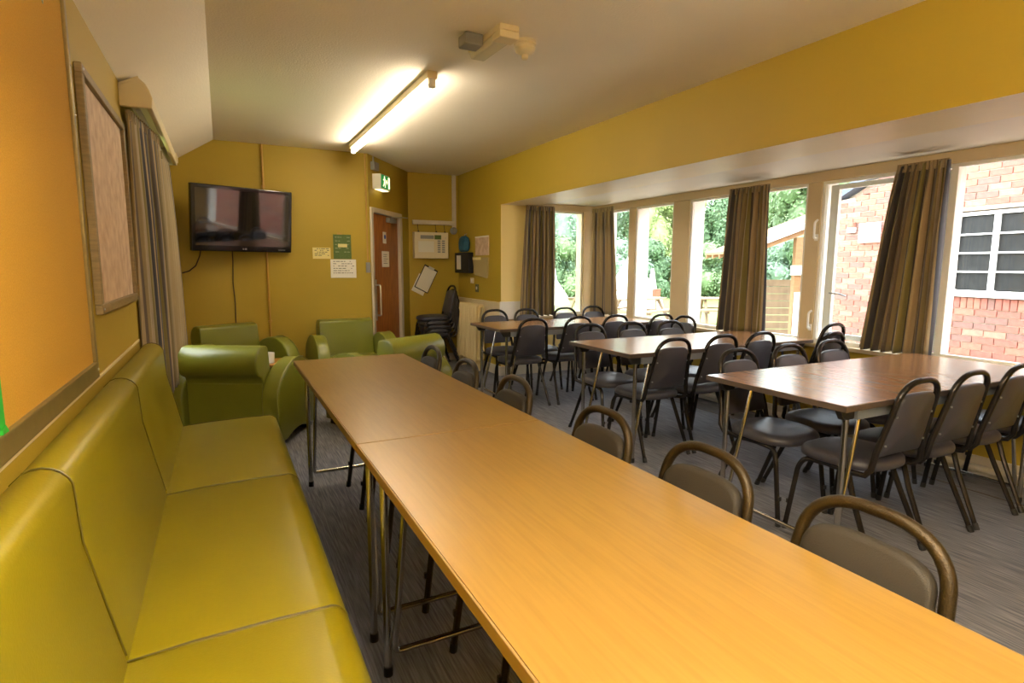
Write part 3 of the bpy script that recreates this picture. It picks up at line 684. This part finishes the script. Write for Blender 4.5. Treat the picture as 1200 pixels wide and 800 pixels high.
def conduit(name, label, pts, r=.010): return tag(obj(name, MB().tube(pts, r, 10), 'conduit', smooth=True), label, 'conduit')
cd = conduit('wall_conduit', 'vertical painted conduit running up the back wall behind the television', [(.418, 6.311, .11), (.418, 6.311, ZC-.002)])
obj('saddle', MB().box(.40, .436, 6.30, 6.322, 2.04, 2.06), 'conduit', cd); obj('saddle', MB().box(.40, .436, 6.30, 6.322, .70, .72), 'conduit', cd)
cd = conduit('wall_conduit', 'painted conduit beside the door frame, ending at a small switch box', [(1.425, 6.311, 1.31), (1.425, 6.311, ZC-.002)], .008)
obj('switch_box', MB().box(1.405, 1.447, 6.29, 6.322, 1.20, 1.31), 'plastic_grey', cd, bevel=.003)
def sheet(name, label, x0, x1, z0, z1, m, lines=0, cat='notice', y=YT, ink='ink', seed=1):
    t = thing(name, label, cat, ((x0+x1)/2, y, (z0+z1)/2)); w, h = (x1-x0)/2, (z1-z0)/2
    obj('sheet', MB().box(-w, w, -.004, -.001, -h, h), m, t)
    rnd = random.Random(seed); mb = MB()
    for i in range(lines):
        z = h*.75-i*(1.5*h/lines); x = -w*.8
        while x < w*.7:
            l = rnd.uniform(.01, .04)
            if rnd.random() < .75: mb.box(x, min(x+l, w*.85), -.0052, -.0042, z, z+.006)
            x += l+.008
    if lines: obj('writing', mb, ink, t, kind='stuff')
    return t
g = sheet('poster', 'dark green printed poster on the back wall left of the door', 1.07, 1.255, 1.345, 1.60, 'poster_g', 5, 'poster', ink='paper_grey', seed=4)
obj('white_label', MB().box(-.045, .05, -.006, -.0042, -.005, .03), 'paper_y', g)
obj('top_clip', MB().box(-.05, .0, -.007, -.001, .127, .145), 'conduit', g)
sheet('notice', 'small yellowed notice on the back wall left of the green poster', .86, 1.04, 1.345, 1.46, 'paper_y', 5, seed=8)
sheet('notice', 'white handwritten notice on the back wall below the green poster', 1.035, 1.30, 1.145, 1.34, 'paper', 6, seed=11)

# exit sign on the diagonal wall
ex = thing('exit_sign', 'green illuminated exit sign box above the brown door', 'sign', DM @ Vector((.235, 0, 2.185)), ang)
obj('housing', MB().box(-.13, .13, -.10, -.001, -.08, .08), 'plastic_white', ex, bevel=.005)
fc = obj('green_face', MB().box(-.122, .122, -.105, -.1005, -.068, .072), 'green_sign', ex)
SX = .86
def quad(pts): return MB().prism([(p[0]*SX, p[1]*SX) for p in pts], -.1075, -.1055, 'y')
mb = MB().lathe([(.011, -.1075), (.011, -.1055)], 12, (-.045*SX, 0, .058*SX), 'y')
for q_ in ([(-.06, .04), (-.035, .045), (-.03, .0), (-.055, -.005)], [(-.055, .0), (-.038, .0), (-.055, -.035), (-.085, -.06), (-.095, -.05), (-.07, -.03)], [(-.045, .0), (-.03, .0), (-.015, -.03), (-.02, -.068), (-.033, -.068), (-.03, -.035)], [(-.055, .04), (-.06, .028), (-.085, .015), (-.09, .025)], [(-.035, .04), (-.03, .028), (-.008, .018), (-.008, .03)]):
    k = quad(q_); mb.add(k.v, k.f)
obj('running_figure', mb, 'sign_white', fc)
obj('arrow', quad([(.0, .015), (.03, .015), (.03, .035), (.055, .005), (.03, -.025), (.03, -.005), (.0, -.005)]), 'sign_white', fc)
obj('doorway', quad([(.08, .07), (.125, .07), (.125, -.07), (.08, -.07)]), 'sign_white', fc)
obj('lower_lens', MB().box(-.11, .11, -.09, -.02, -.088, -.0805), 'sign_white', ex)
tag(obj('junction_box', MB().box(.06, .19, -.05, -.001, 2.30, 2.385).box(.12, .13, -.02, -.001, 2.385, ZC-.01).xf(DM), 'plastic_grey', bevel=.004), 'small grey junction box just above the exit sign', 'junction box')

# ================================================================ FAR WALL: ALARM PANEL ETC.
fa = thing('alarm_panel', 'cream fire alarm control panel on the far yellow wall under white trunking', 'control panel', (2.46, YF, 1.535))
obj('cabinet', MB().box(-.23, .23, -.085, -.001, -.165, .17), 'plastic_cream', fa, bevel=.006)
obj('display_window', MB().box(-.18, .03, -.089, -.0855, -.085, .055), 'paper', fa, label='pale backlit display window')
obj('label_strip', MB().box(-.15, .03, -.0885, -.0855, .085, .13), 'plastic_grey', fa); obj('green_label', MB().box(.04, .13, -.0885, -.0855, .08, .135), 'poster_g', fa)
mb = MB()
for i in range(6):
    for x in (.08, .14): mb.box(x, x+.04, -.0885, -.0855, -.09+i*.028, -.072+i*.028)
obj('key_rows', mb, 'plastic_grey', fa, kind='stuff')
obj('lock', MB().lathe([(.008, -.089), (.008, -.0855)], 10, (.19, 0, .10), 'y'), 'silver', fa)
tr = thing('cable_trunking', 'white cable trunking across and up the far wall above the alarm panel', 'trunking', (2.2, YF, 1.83))
obj('trunking_run', MB().box(.03, .60, -.035, -.001, -.025, .03), 'skirt', tr, bevel=.003)
obj('trunking_rise', MB().box(.575, .625, -.03, -.001, -.09, ZC-1.83-.002), 'skirt', tr, bevel=.003)
for x in (.09, .33, .45): 
    c_ = obj('drop_wire', MB().tube([(x, -.03, -.02), (x+.003, -.04, -.07), (x+.008, -.045, -.125)], .004), 'cable', tr)
    obj('gland', MB().lathe([(.012, -.145), (.016, -.125), (.008, -.11)], 10, (x+.008, -.045, 0)), 'black', c_)
tag(obj('round_sounder', MB().lathe([(.045, -.001), (.048, -.03), (.03, -.05), (.028, -.055), (.0, -.055)], 20, (2.79, YF, 1.735), 'y'), 'plastic_grey', smooth=40), 'small round grey sounder at the foot of the trunking in the far corner', 'sounder')
cb = thing('clipboard', 'clipboard of papers hanging askew on the far wall beside the door frame', 'clipboard', (2.40, YF-.004, 1.10)); cb.rotation_euler = (0, R(27), 0)
obj('board', MB().box(-.10, .10, -.012, -.004, -.16, .17), 'black', cb, bevel=.002)
obj('papers', MB().box(-.09, .09, -.017, -.0125, -.15, .15), 'paper', cb); obj('loose_sheet', MB().box(-.115, .06, -.0038, -.002, -.215, .03), 'paper', cb)
obj('clip', MB().box(-.04, .04, -.026, -.0175, .14, .175), 'silver', cb)

# ---- right wall between corner and bay: hung items and switches
def wx(name, label, cat, y, z): return thing(name, label, cat, (XR, y, z))
b = wx('blue_bag', 'blue cloth bag hanging on the right wall near the far corner', 'bag', 7.0, 1.555)
V = MB()
prf = [(0, .0), (.06, .0), (.085, .04), (.09, .12), (.07, .18), (.03, .205), (0, .205)]
mb = MB(); rings = []
for k, (s_, x) in enumerate(((.55, -.002), (.9, -.015), (1, -.035), (.92, -.06), (.6, -.078))):
    rings.append([(x, p[0]*s_*q_*1.7, (p[1]-.1)*s_) for q_, pl in ((1, prf), (-1, prf[::-1])) for p in pl])
n = len(rings[0]); VV = [p for r_ in rings for p in r_]; FF = [(j*n+i, j*n+(i+1) % n, (j+1)*n+(i+1) % n, (j+1)*n+i) for j in range(4) for i in range(n)] + [tuple(range(n)), tuple(4*n+i for i in range(n))]
obj('pouch', MB().add(VV, FF), 'blue', b, smooth=60); obj('hook', MB().tube([(-.001, 0, .13), (-.03, 0, .12), (-.03, 0, .10)], .005), 'silver', b)
b = wx('wall_holder', 'dark wall holder with a white card below the blue bag', 'holder', 7.02, 1.32)
obj('holder_body', MB().box(-.07, -.001, -.24, .24, -.135, .125), 'black', b, bevel=.006); obj('white_card', MB().box(-.078, -.0705, .02, .15, -.09, .09), 'paper', b)
b = wx('leaflet', 'printed leaflet pinned on the right wall beside the blue bag', 'leaflet', 6.50, 1.525)
obj('sheet', MB().box(-.01, -.001, -.20, .20, -.12, .11), 'map', b); obj('frame_edge', MB().box(-.013, -.0105, -.20, .20, .095, .11), 'paper', b)
b = wx('plastic_wallet', 'milky plastic document wallet hanging below the leaflet on the right wall', 'wallet', 6.53, 1.26)
obj('wallet', MB().prism([(-.20, -.13), (.18, -.10), (.24, .13), (-.24, .115)], -.022, -.001, 'x'), 'plastic_clear', b, bevel=.003)
obj('yellow_tab', MB().box(-.027, -.0225, -.03, .22, .09, .12), 'paper_y', b)
for y, z, h2, m_, l in ((6.82, 1.09, .035, 'plastic_cream', 'cream light switch above the radiator, the upper one'), (6.66, 1.0, .05, 'switch_dark', 'dark socket plate above the radiator, the lower one')):
    b = wx('wall_switch', l, 'switch', y, z); obj('plate', MB().box(-.010, -.001, -.05, .05, -h2, h2), m_, b, bevel=.003); obj('rocker', MB().box(-.015, -.0105, -.015, .015, -.018, .018), 'plastic_white', b)

# radiator
ra = thing('radiator', 'tall cream column radiator against the right wall beside the farthest tan table', 'radiator', (2.75, 6.63, 0))
for i in range(9):
    y = -.28+i*.07
    obj('column', MB().tube(fillet([(-.05, y, .14), (-.05, y, .80), (.05, y, .80), (.05, y, .14), (-.05, y, .14)], .03, 4), .021, 8, cap=False).tube([(0, y, .14), (0, y, .80)], .019, 8), 'rad', ra, smooth=True)
obj('header', MB().tube([(0, -.32, .80), (0, .32, .80)], .022, 8).tube([(0, -.32, .15), (0, .32, .15)], .022, 8), 'rad', ra, smooth=True)
for y in (-.25, .25): obj('foot', MB().box(-.05, .05, y-.012, y+.012, 0, .13), 'rad', ra, bevel=.004)
obj('valve', MB().tube([(0, -.32, .15), (0, -.36, .15), (0, -.36, .0)], .010, 8).lathe([(.018, .15), (.018, .20), (.012, .205)], 10, (0, -.36, 0)), 'plastic_white', ra, smooth=40)

# ================================================================ CEILING FITTINGS
def tube_light(label, y0, y1, x=1.215, offs=(0,), w=.032, m='tubelamp', drop=0):
    t = thing('fluorescent_light', label, 'ceiling light', (x, (y0+y1)/2, ZC-drop)); h = (y1-y0)/2
    for yy in ((-h*.7, h*.7) if drop else ()): obj('hanging_rod', MB().tube([(0, yy, 0), (0, yy, .03 if x > 0 else 0), (0, yy, drop)], .006), 'silver', t, smooth=True)
    obj('batten', MB().box(-w, w, -h, h, -.048, -.001), 'batten', t, bevel=.006)
    for q_ in offs: obj('tube', MB().tube([(q_, -h+.05, -.075), (q_, h-.05, -.075)], .019, 12), m, t, smooth=True)
    for s in (-1, 1): obj('lamp_holder', MB().box(min(offs)-.020, max(offs)+.020, s*(h-.022)-.02, s*(h-.022)+.02, -.098, -.045), 'plastic_white', t, bevel=.004)
    return t
tube_light('lit fluorescent tube light on the ceiling running towards the television wall', 3.50, 5.90)
tube_light('added unseen fill light with three fluorescent tubes hanging behind the camera', -1.55, .80, x=.42, offs=(-.11, 0, .11), w=.05, m='tubelamp_added', drop=.58)  # added lamp, out of view, to brighten the ceiling and near end
el = thing('emergency_light', 'cream emergency bulkhead light with clear cover on the ceiling', 'light fitting', (1.325, 2.87, ZC), R(2))
obj('base', MB().box(-.055, .055, -.19, .19, -.03, -.001), 'plastic_cream', el, bevel=.006); obj('end_block', MB().box(-.055, .055, -.19, -.10, -.065, -.0305), 'plastic_cream', el, bevel=.006)
obj('cover', MB().prism([(-.05, -.031), (.05, -.031), (.038, -.062), (-.038, -.062)], -.098, .185, 'y'), 'clear', el, bevel=.006)
tag(obj('junction_box', MB().box(1.165, 1.265, 2.85, 2.95, ZC-.06, ZC-.001), 'plastic_grey', bevel=.008), 'square grey junction box on the ceiling beside the emergency light', 'junction box')
sd = thing('smoke_detector', 'round cream smoke detector on the ceiling right of the emergency light', 'smoke detector', (1.50, 2.84, ZC))
obj('base', MB().lathe([(.058, -.001), (.060, -.018), (.054, -.022)], 28), 'plastic_cream', sd, smooth=40)
obj('body', MB().lathe([(.050, -.023), (.056, -.040), (.050, -.055), (.030, -.066), (.012, -.070)], 28), 'plastic_cream', sd, smooth=40)
obj('nozzle', MB().lathe([(.018, -.068), (.018, -.088), (.012, -.094)], 16), 'plastic_cream', sd, smooth=40)

# ================================================================ OUTDOORS
GZ = -.30
struct('floor_lawn', MB().box(-30, 70, -20, 80, GZ-.2, GZ), 'grass')
struct('floor_patio', MB().box(XW+.2, 11, -6, 14, GZ+.001, GZ+.02), 'patio')
# brick building across the yard; local frame: x along the wall (far = +), y towards the bay
bh = R(12.5); bd = Vector((math.sin(bh), math.cos(bh), 0)); BW = Vector((7.5125, 3.696, 0))
bb = thing('brick_building', 'red brick building with white multi-pane window seen through the right-hand bay windows', 'building', BW, math.atan2(bd.y, bd.x))
# local +x = bd ; local +y = left of bd = towards the bay
SC = 1.78; S0 = -5.2; ZTOP = 3.6
wx0, wx1, wz0, wz1 = -1.26, .0, .99, 1.885
def roofz(s): return 2.18+(SC-s)*.42
mbm = MB()
mbm.prism([(S0, GZ), (SC, GZ), (SC, roofz(SC)), (-1.6, roofz(-1.6)), (S0, roofz(-1.6)-.42*(S0+1.6)*-1)], -.25, -.11, 'y')
# the prism helper gives (s, y, z); mortar backing 14 cm thick
obj('mortar_wall', mbm, 'mortar', bb)
obj('mortar_face', MB().box(S0, wx0-.03, -.11, -.014, GZ, roofz(1.7)).box(wx1+.03, SC-.002, -.11, -.014, GZ, roofz(1.7)).box(wx0-.03, wx1+.03, -.11, -.014, GZ, wz0-.05).box(wx0-.03, wx1+.03, -.11, -.014, wz1+.02, roofz(1.7)).box(S0, 1.2, -.11, -.014, roofz(1.7), roofz(1.2)).box(S0, .7, -.11, -.014, roofz(1.2), roofz(.7)).box(S0, .2, -.11, -.014, roofz(.7), roofz(.2)).box(S0, -.3, -.11, -.014, roofz(.2), roofz(-.3)), 'mortar', bb)
bricks = []; ch = .075; bl = .235
nr = int((roofz(-.5)-GZ)/ch)
for j in range(nr):
    z = GZ+j*ch; off = (j % 2)*bl/2; s = SC-off
    k = 0
    while s > S0:
        e = s-(bl-.011) if not (k == 0 and off) else s-(bl-.011)
        c0, c1 = max(e, S0), s
        k += 1
        segs = [(c0, c1)]
        if z+ch > wz0-.04 and z < wz1+.01: 
            segs = [(a, min(b_, wx0-.02)) for a, b_ in segs if a < wx0-.02] + [(max(a, wx1+.02), b_) for a, b_ in segs if b_ > wx1+.02]
        for a, b_ in segs:
            if b_-a > .03 and z+ch < roofz((a+b_)/2)-.03: bricks.append((a, b_, z, z+ch-.011))
        s -= bl
for j in range(1, nr, 2):        # half bricks closing the far corner
    z = GZ+j*ch
    if z+ch < roofz(SC)-.03: bricks.append((SC-bl/2+.011, SC, z, z+ch-.011))
# soldier course below the window sill
sold = []
x = wx0-.02
while x < wx1+.02: sold.append((x, x+.064, wz0-.165, wz0-.045)); x += .075
bricks = [b_ for b_ in bricks if not (b_[3] > wz0-.17 and b_[2] < wz0-.04 and b_[1] > wx0-.03 and b_[0] < wx1+.03)]
vis = [b_ for b_ in bricks if -.98 < b_[0] < 1.8 and b_[2] > .30 and b_[3] < 2.42]
vis.sort(key=lambda q_: q_[0]); single = set(vis[:275])
rest = [b_ for b_ in bricks if b_ not in single]
rb = random.Random(5)
def brick_mesh(m_):
    mb = MB().box(0, bl-.011, -.10, 0, 0, ch-.011)
    me = bpy.data.meshes.new('brick'); me.from_pydata(mb.v, [], mb.f); me.materials.append(m_); me.update(); return me
BM = [brick_mesh(m_) for m_ in BR]
for b_ in list(single):
    o = bpy.data.objects.new('brick', BM[rb.choice((0, 0, 1, 1, 2, 3))]); COL.objects.link(o); o.parent = bb
    o.location = (b_[0], rb.uniform(-.004, .002), b_[2]); o.scale = ((b_[1]-b_[0])/(bl-.011), 1, 1)
rm = MB(); mi = []
for b_ in rest:
    rm.box(b_[0], b_[1], -.10, rb.uniform(-.004, .002), b_[2], b_[3]); mi += [rb.choice((0, 0, 1, 1, 2, 3))]*6
ro = obj('brickwork', rm, BR, bb, kind='stuff')
for p, i_ in zip(ro.data.polygons, mi): p.material_index = i_
for b_ in sold:
    o = obj('brick', MB().box(b_[0], b_[1], -.10, .004, b_[2], b_[3]), BR[rb.choice((0, 1, 2))], bb)
fr = MB().box(wx0, wx0+.035, -.09, -.02, wz0, wz1).box(wx1-.035, wx1, -.09, -.02, wz0, wz1).box(wx0+.035, wx1-.035, -.09, -.02, wz1-.035, wz1).box(wx0+.035, wx1-.035, -.09, -.02, wz0, wz0+.035)
for s_ in (-.44, -.85): fr.box(s_-.022, s_+.022, -.09, -.02, wz0+.035, wz1-.035)
for i in range(1, 4):
    z = wz0+.035+(wz1-wz0-.07)*i/4; fr.box(wx0+.035, wx1-.035, -.085, -.025, z-.009, z+.009)
fo = obj('window_frame', fr, 'frame_white', bb)
for c_ in ((wx0+.035, -.872), (-.828, -.462), (-.418, wx1-.035)):
    for i in range(4):
        z = wz0+.035+(wz1-wz0-.07)*i/4; obj('pane', MB().box(c_[0], c_[1], -.066, -.060, z+.009, z+(wz1-wz0-.07)/4-.009), 'dark_pane', fo)
obj('window_sill', MB().box(wx0-.04, wx1+.04, -.10, .04, wz0-.035, wz0), 'frame_white', bb)
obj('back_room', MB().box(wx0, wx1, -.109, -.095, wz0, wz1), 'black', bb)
vt = obj('air_vent', MB().box(.96, 1.27, .0025, .06, 1.60, 1.86), 'frame_white', bb, bevel=.012, label='square white plastic wall vent')
mb = MB()
for i in range(8): mb.box(1.03, 1.20, .061, .066, 1.655+i*.02, 1.665+i*.02)
obj('grille', mb, 'plastic_grey', vt, kind='stuff')
al = obj('alarm_box', MB().box(1.36, 1.48, .0025, .05, 1.745, 1.815), 'frame_white', bb, bevel=.006, label='small white alarm box with orange lens')
obj('orange_lens', MB().box(1.37, 1.47, .004, .06, 1.816, 1.885), BR[1], al, bevel=.012)
rf = MB().prism([(SC+.18, roofz(SC+.18)), (-1.6, roofz(-1.6)), (-1.6, roofz(-1.6)+.12), (SC+.18, roofz(SC+.18)+.12)], -3.2, .06, 'y')
rf.prism([(-1.6, roofz(-1.6)), (S0-.2, roofz(-1.6)-.42*(abs(S0)+.2-1.6)), (S0-.2, roofz(-1.6)-.42*(abs(S0)+.2-1.6)+.12), (-1.6, roofz(-1.6)+.12)], -3.2, .06, 'y')
obj('roof', rf, 'slate', bb)
obj('side_wall', MB().box(SC-.12, SC-.005, -3.1, -.25, GZ, roofz(SC)-.01), BR[0], bb)
obj('gutter', MB().tube([(SC+.2, .07, roofz(SC+.18)-.01), (SC+.2, -3.2, roofz(SC+.18)-.01)], .05, 8), 'frame_white', bb)

# timber shelter
sh = thing('timber_shelter', 'open pale timber shelter with sloping roof outside, left of the brick building', 'shelter', (9.9, 7.5, GZ), R(-28))
rp = [(-1.3, 1.82), (1.6, 2.95), (1.6, 3.0), (-1.3, 1.87)]
obj('roof_sheet', MB().prism(rp, -.75, 1.5, 'y'), 'timber', sh)
for i in range(6): obj('rafter', MB().prism([(-1.3, 1.74), (1.6, 2.87), (1.6, 2.945), (-1.3, 1.815)], -.72+i*.42, -.66+i*.42, 'y'), 'timber', sh)
obj('fascia', MB().prism([(-1.35, 1.82), (1.65, 2.99), (1.65, 3.09), (-1.35, 1.92)], -.80, -.755, 'y'), 'canvas', sh)
for x, zt_ in ((-.28, 2.1), (1.3, 2.72)):
    for y in (-.62, 1.25): obj('post', MB().box(x-.06, x+.06, y-.06, y+.06, 0, zt_), 'timber', sh)
obj('cross_board', MB().box(-.42, .7, -.72, -.685, 1.43, 1.60), 'canvas', sh)
obj('white_panel', MB().box(-.45, .55, -1.0, -.96, 0, 1.13), 'canvas', sh)
fw = thing('timber_fence', 'low pale timber fence of horizontal boards behind the shelter', 'fence', (9.75, 8.3, GZ), R(-28))
for i in range(9): obj('board', MB().box(-.30, 2.2, .0, .03, .02+i*.145, .155+i*.145), 'timber2', fw)
for x in (-.2, 1, 2.0): obj('post', MB().box(x-.04, x+.04, .031, .11, 0, 1.36), 'timber2', fw)

# tents
def tent(label, x, y, r, h, seed):
    rnd = random.Random(seed); t = thing('bell_tent', label, 'tent', (x, y, GZ), 0, 'white tents on the lawn')
    prof = [(r, 0), (r*.93, .35), (r*.60, h*.42), (r*.28, h*.74), (.04, h)]
    obj('canvas', MB().lathe(prof, 10), 'canvas', t); obj('pole', MB().tube([(0, 0, h-.1), (0, 0, h+.2)], .03), 'timber', t)
    obj('door_flap', MB().prism([(-.35, .02), (.35, .02), (.05, 1.5), (-.05, 1.5)], -r*.98, -r*.955, 'y'), 'canvas', t)
tent('white bell tent seen through the two narrow middle windows', 14.1, 17.8, 1.25, 2.15, 1)
tent('white bell tent half hidden by the leftmost curtain', 11.75, 21.0, 1.35, 2.35, 2)
rp_ = thing('red_box_on_post', 'small red box on a thin post standing on the lawn', 'post box', (13.5, 15.65, GZ))
obj('post', MB().box(-.02, .02, -.02, .02, 0, .42), 'timber2', rp_); obj('box', MB().box(-.11, .11, -.09, .09, .42, .76), 'redbox', rp_, bevel=.02); obj('lid', MB().box(-.12, .12, -.10, .10, .761, .79), 'redbox', rp_, bevel=.01)
# picnic tables
def picnic(label, x, y, a):
    t = thing('picnic_table', label, 'picnic table', (x, y, GZ+.02), R(a), 'picnic tables on the patio')
    for i in range(5): obj('top_board', MB().box(-.8, .8, -.36+i*.145, -.23+i*.145, .70, .74), 'timber2', t)
    for s_ in (-1, 1):
        obj('bench_board', MB().box(-.8, .8, s_*.62-.12, s_*.62+.12, .42, .46), 'timber2', t)
        obj('end_frame', MB().prism([(-.68, 0), (-.60, 0), (-.16, .70), (-.24, .70)], s_*.6-.03, s_*.6+.03, 'x').prism([(.68, 0), (.60, 0), (.16, .70), (.24, .70)], s_*.6-.031, s_*.6+.031, 'x').box(s_*.6-.035, s_*.6+.035, -.7, .7, .36, .42), 'timber2', t)
picnic('weathered picnic table outside the narrow window left of the widest cream pier', 9.7, 11.9, 20)
picnic('weathered picnic table outside the window right of the cream pier', 11.9, 11.0, -35)
picnic('farther picnic table outside the second narrow window', 11.6, 16.6, 10)

# trees
def leaf_mesh(n, rx, ry, rz, size, seed, lumps=16):
    rnd = random.Random(seed); V = []; F = []
    cen = []
    for _ in range(lumps):
        a = rnd.uniform(0, 2*PI); u = rnd.uniform(-.75, .85); k = rnd.uniform(.35, .75)
        cen.append((rx*k*math.cos(a), ry*k*math.sin(a), rz*u*.85, rnd.uniform(.28, .45)))
    for i in range(n):
        c = cen[i % lumps]; d = Vector((rnd.gauss(0, 1), rnd.gauss(0, 1), rnd.gauss(0, 1))).normalized()
        q_ = rnd.uniform(.8, 1.05); p = Vector((c[0]+d.x*rx*c[3]*q_, c[1]+d.y*ry*c[3]*q_, c[2]+d.z*rz*c[3]*q_))
        nrm = (d+Vector((rnd.uniform(-.7, .7), rnd.uniform(-.7, .7), rnd.uniform(-.4, .9)))).normalized()
        a = nrm.orthogonal().normalized(); a = Matrix.Rotation(rnd.uniform(0, 6.28), 3, nrm) @ a; b_ = nrm.cross(a); s_ = size*rnd.uniform(.6, 1.3); o = len(V)
        V += [p-a*s_, p+b_*s_*.5, p+a*s_, p-b_*s_*.5]; F.append((o, o+1, o+2, o+3))
    mb = MB(); 
    for c in cen:        # dense inner mass of each clump
        o = len(V); sg = 8; pr = [(.05, -.95), (.6, -.75), (.9, -.2), (.88, .3), (.5, .82), (.05, .95)]
        for r_, h_ in pr:
            for k in range(sg):
                w_2 = rnd.uniform(.82, 1.0)
                V.append((c[0]+rx*c[3]*.85*r_*w_2*math.cos(2*PI*k/sg), c[1]+ry*c[3]*.85*r_*w_2*math.sin(2*PI*k/sg), c[2]+rz*c[3]*.85*h_))
        for i in range(5):
            for k in range(sg): F.append((o+i*sg+k, o+i*sg+(k+1) % sg, o+(i+1)*sg+(k+1) % sg, o+(i+1)*sg+k))
    mb.v = V; mb.f = F; return mb
def tree(label, x, y, r, h, lm, seed, n=6000):
    t = thing('tree', label, 'tree', (x, y, GZ), 0, 'trees beyond the lawn')
    mb = leaf_mesh(n, r, r, h/2*.98, .12, seed, 34); mb.v = [(p[0], p[1], p[2]+h*.52) for p in mb.v]
    obj('crown', mb, LEAF[lm], t, smooth='full')
    obj('trunk', MB().tube([(0, 0, 0), (.1, .05, h*.3), (0, 0, h*.6)], [.25, .2, .12], 8), 'bark', t, smooth=True)
pts = [(7.0, 26.5), (9.5, 27.2), (12, 27.0), (14.5, 26.4), (16.8, 25.6), (18.8, 24.3), (20.4, 22.6), (21.6, 20.8), (22.7, 18.8), (23.4, 16.6), (23.8, 14.2), (23.8, 11.8)]
tl = [
 (0, 1.24, 2.9, 9.5, 3, 'bluish green tree at the left edge of the end window of the bay'),
 (2, 1.24, 2.9, 10.0, 0, 'mid green tree filling the right part of the end window of the bay'),
 (4, 1.24, 2.9, 9.0, 3, 'bluish green tree behind the white tent in the middle windows'),
 (5.9, 1.26, 2.3, 8.4, 2, 'yellow green tree seen just left of the wide cream pier'),
 (7.2, 1.2, 1.7, 5.6, 1, 'dark low tree seen just right of the wide cream pier, sky above it'),
 (8.65, 1.36, 2.5, 9.8, 0, 'mid green tree rising over the timber shelter'),
 (10.6, 1.26, 2.3, 8.0, 2, 'light green tree mostly hidden behind the brick building'),
 (1, 1.62, 3.2, 13.0, 1, 'tall dark tree in the back row seen through the end window'),
 (3, 1.62, 3.2, 13.0, 0, 'tall green tree in the back row behind the pale corner curtain'),
 (5, 1.62, 3.2, 13.0, 1, 'tall dark tree in the back row behind the second narrow window'),
 (7.9, 1.66, 2.6, 9.0, 0, 'green tree in the back row behind the middle curtain'),
 (9.4, 1.66, 3.2, 13.0, 1, 'tall dark tree in the back row above the shelter roof'),
]
for i, (k, f_, r, h, lm, l) in enumerate(tl):
    a, b_ = pts[int(k)], pts[min(int(k)+1, 11)]; q_ = k-int(k)
    tree(l, (a[0]+(b_[0]-a[0])*q_)*f_, (a[1]+(b_[1]-a[1])*q_)*f_, r, h, lm, 40+i, 15000)
hg = thing('hedge', 'long dense green hedge along the far side of the lawn', 'hedge', (0, 0, GZ))
for i, (x, y) in enumerate(pts):
    mb = leaf_mesh(5500, 1.6, 1.6, 1.6, .085, 90+i, 14); mb.v = [(p[0]+x, p[1]+y, max(0, p[2]+1.45)) for p in mb.v]
    obj('bush', mb, LEAF[(1, 0, 3)[i % 3]], hg, smooth='full')
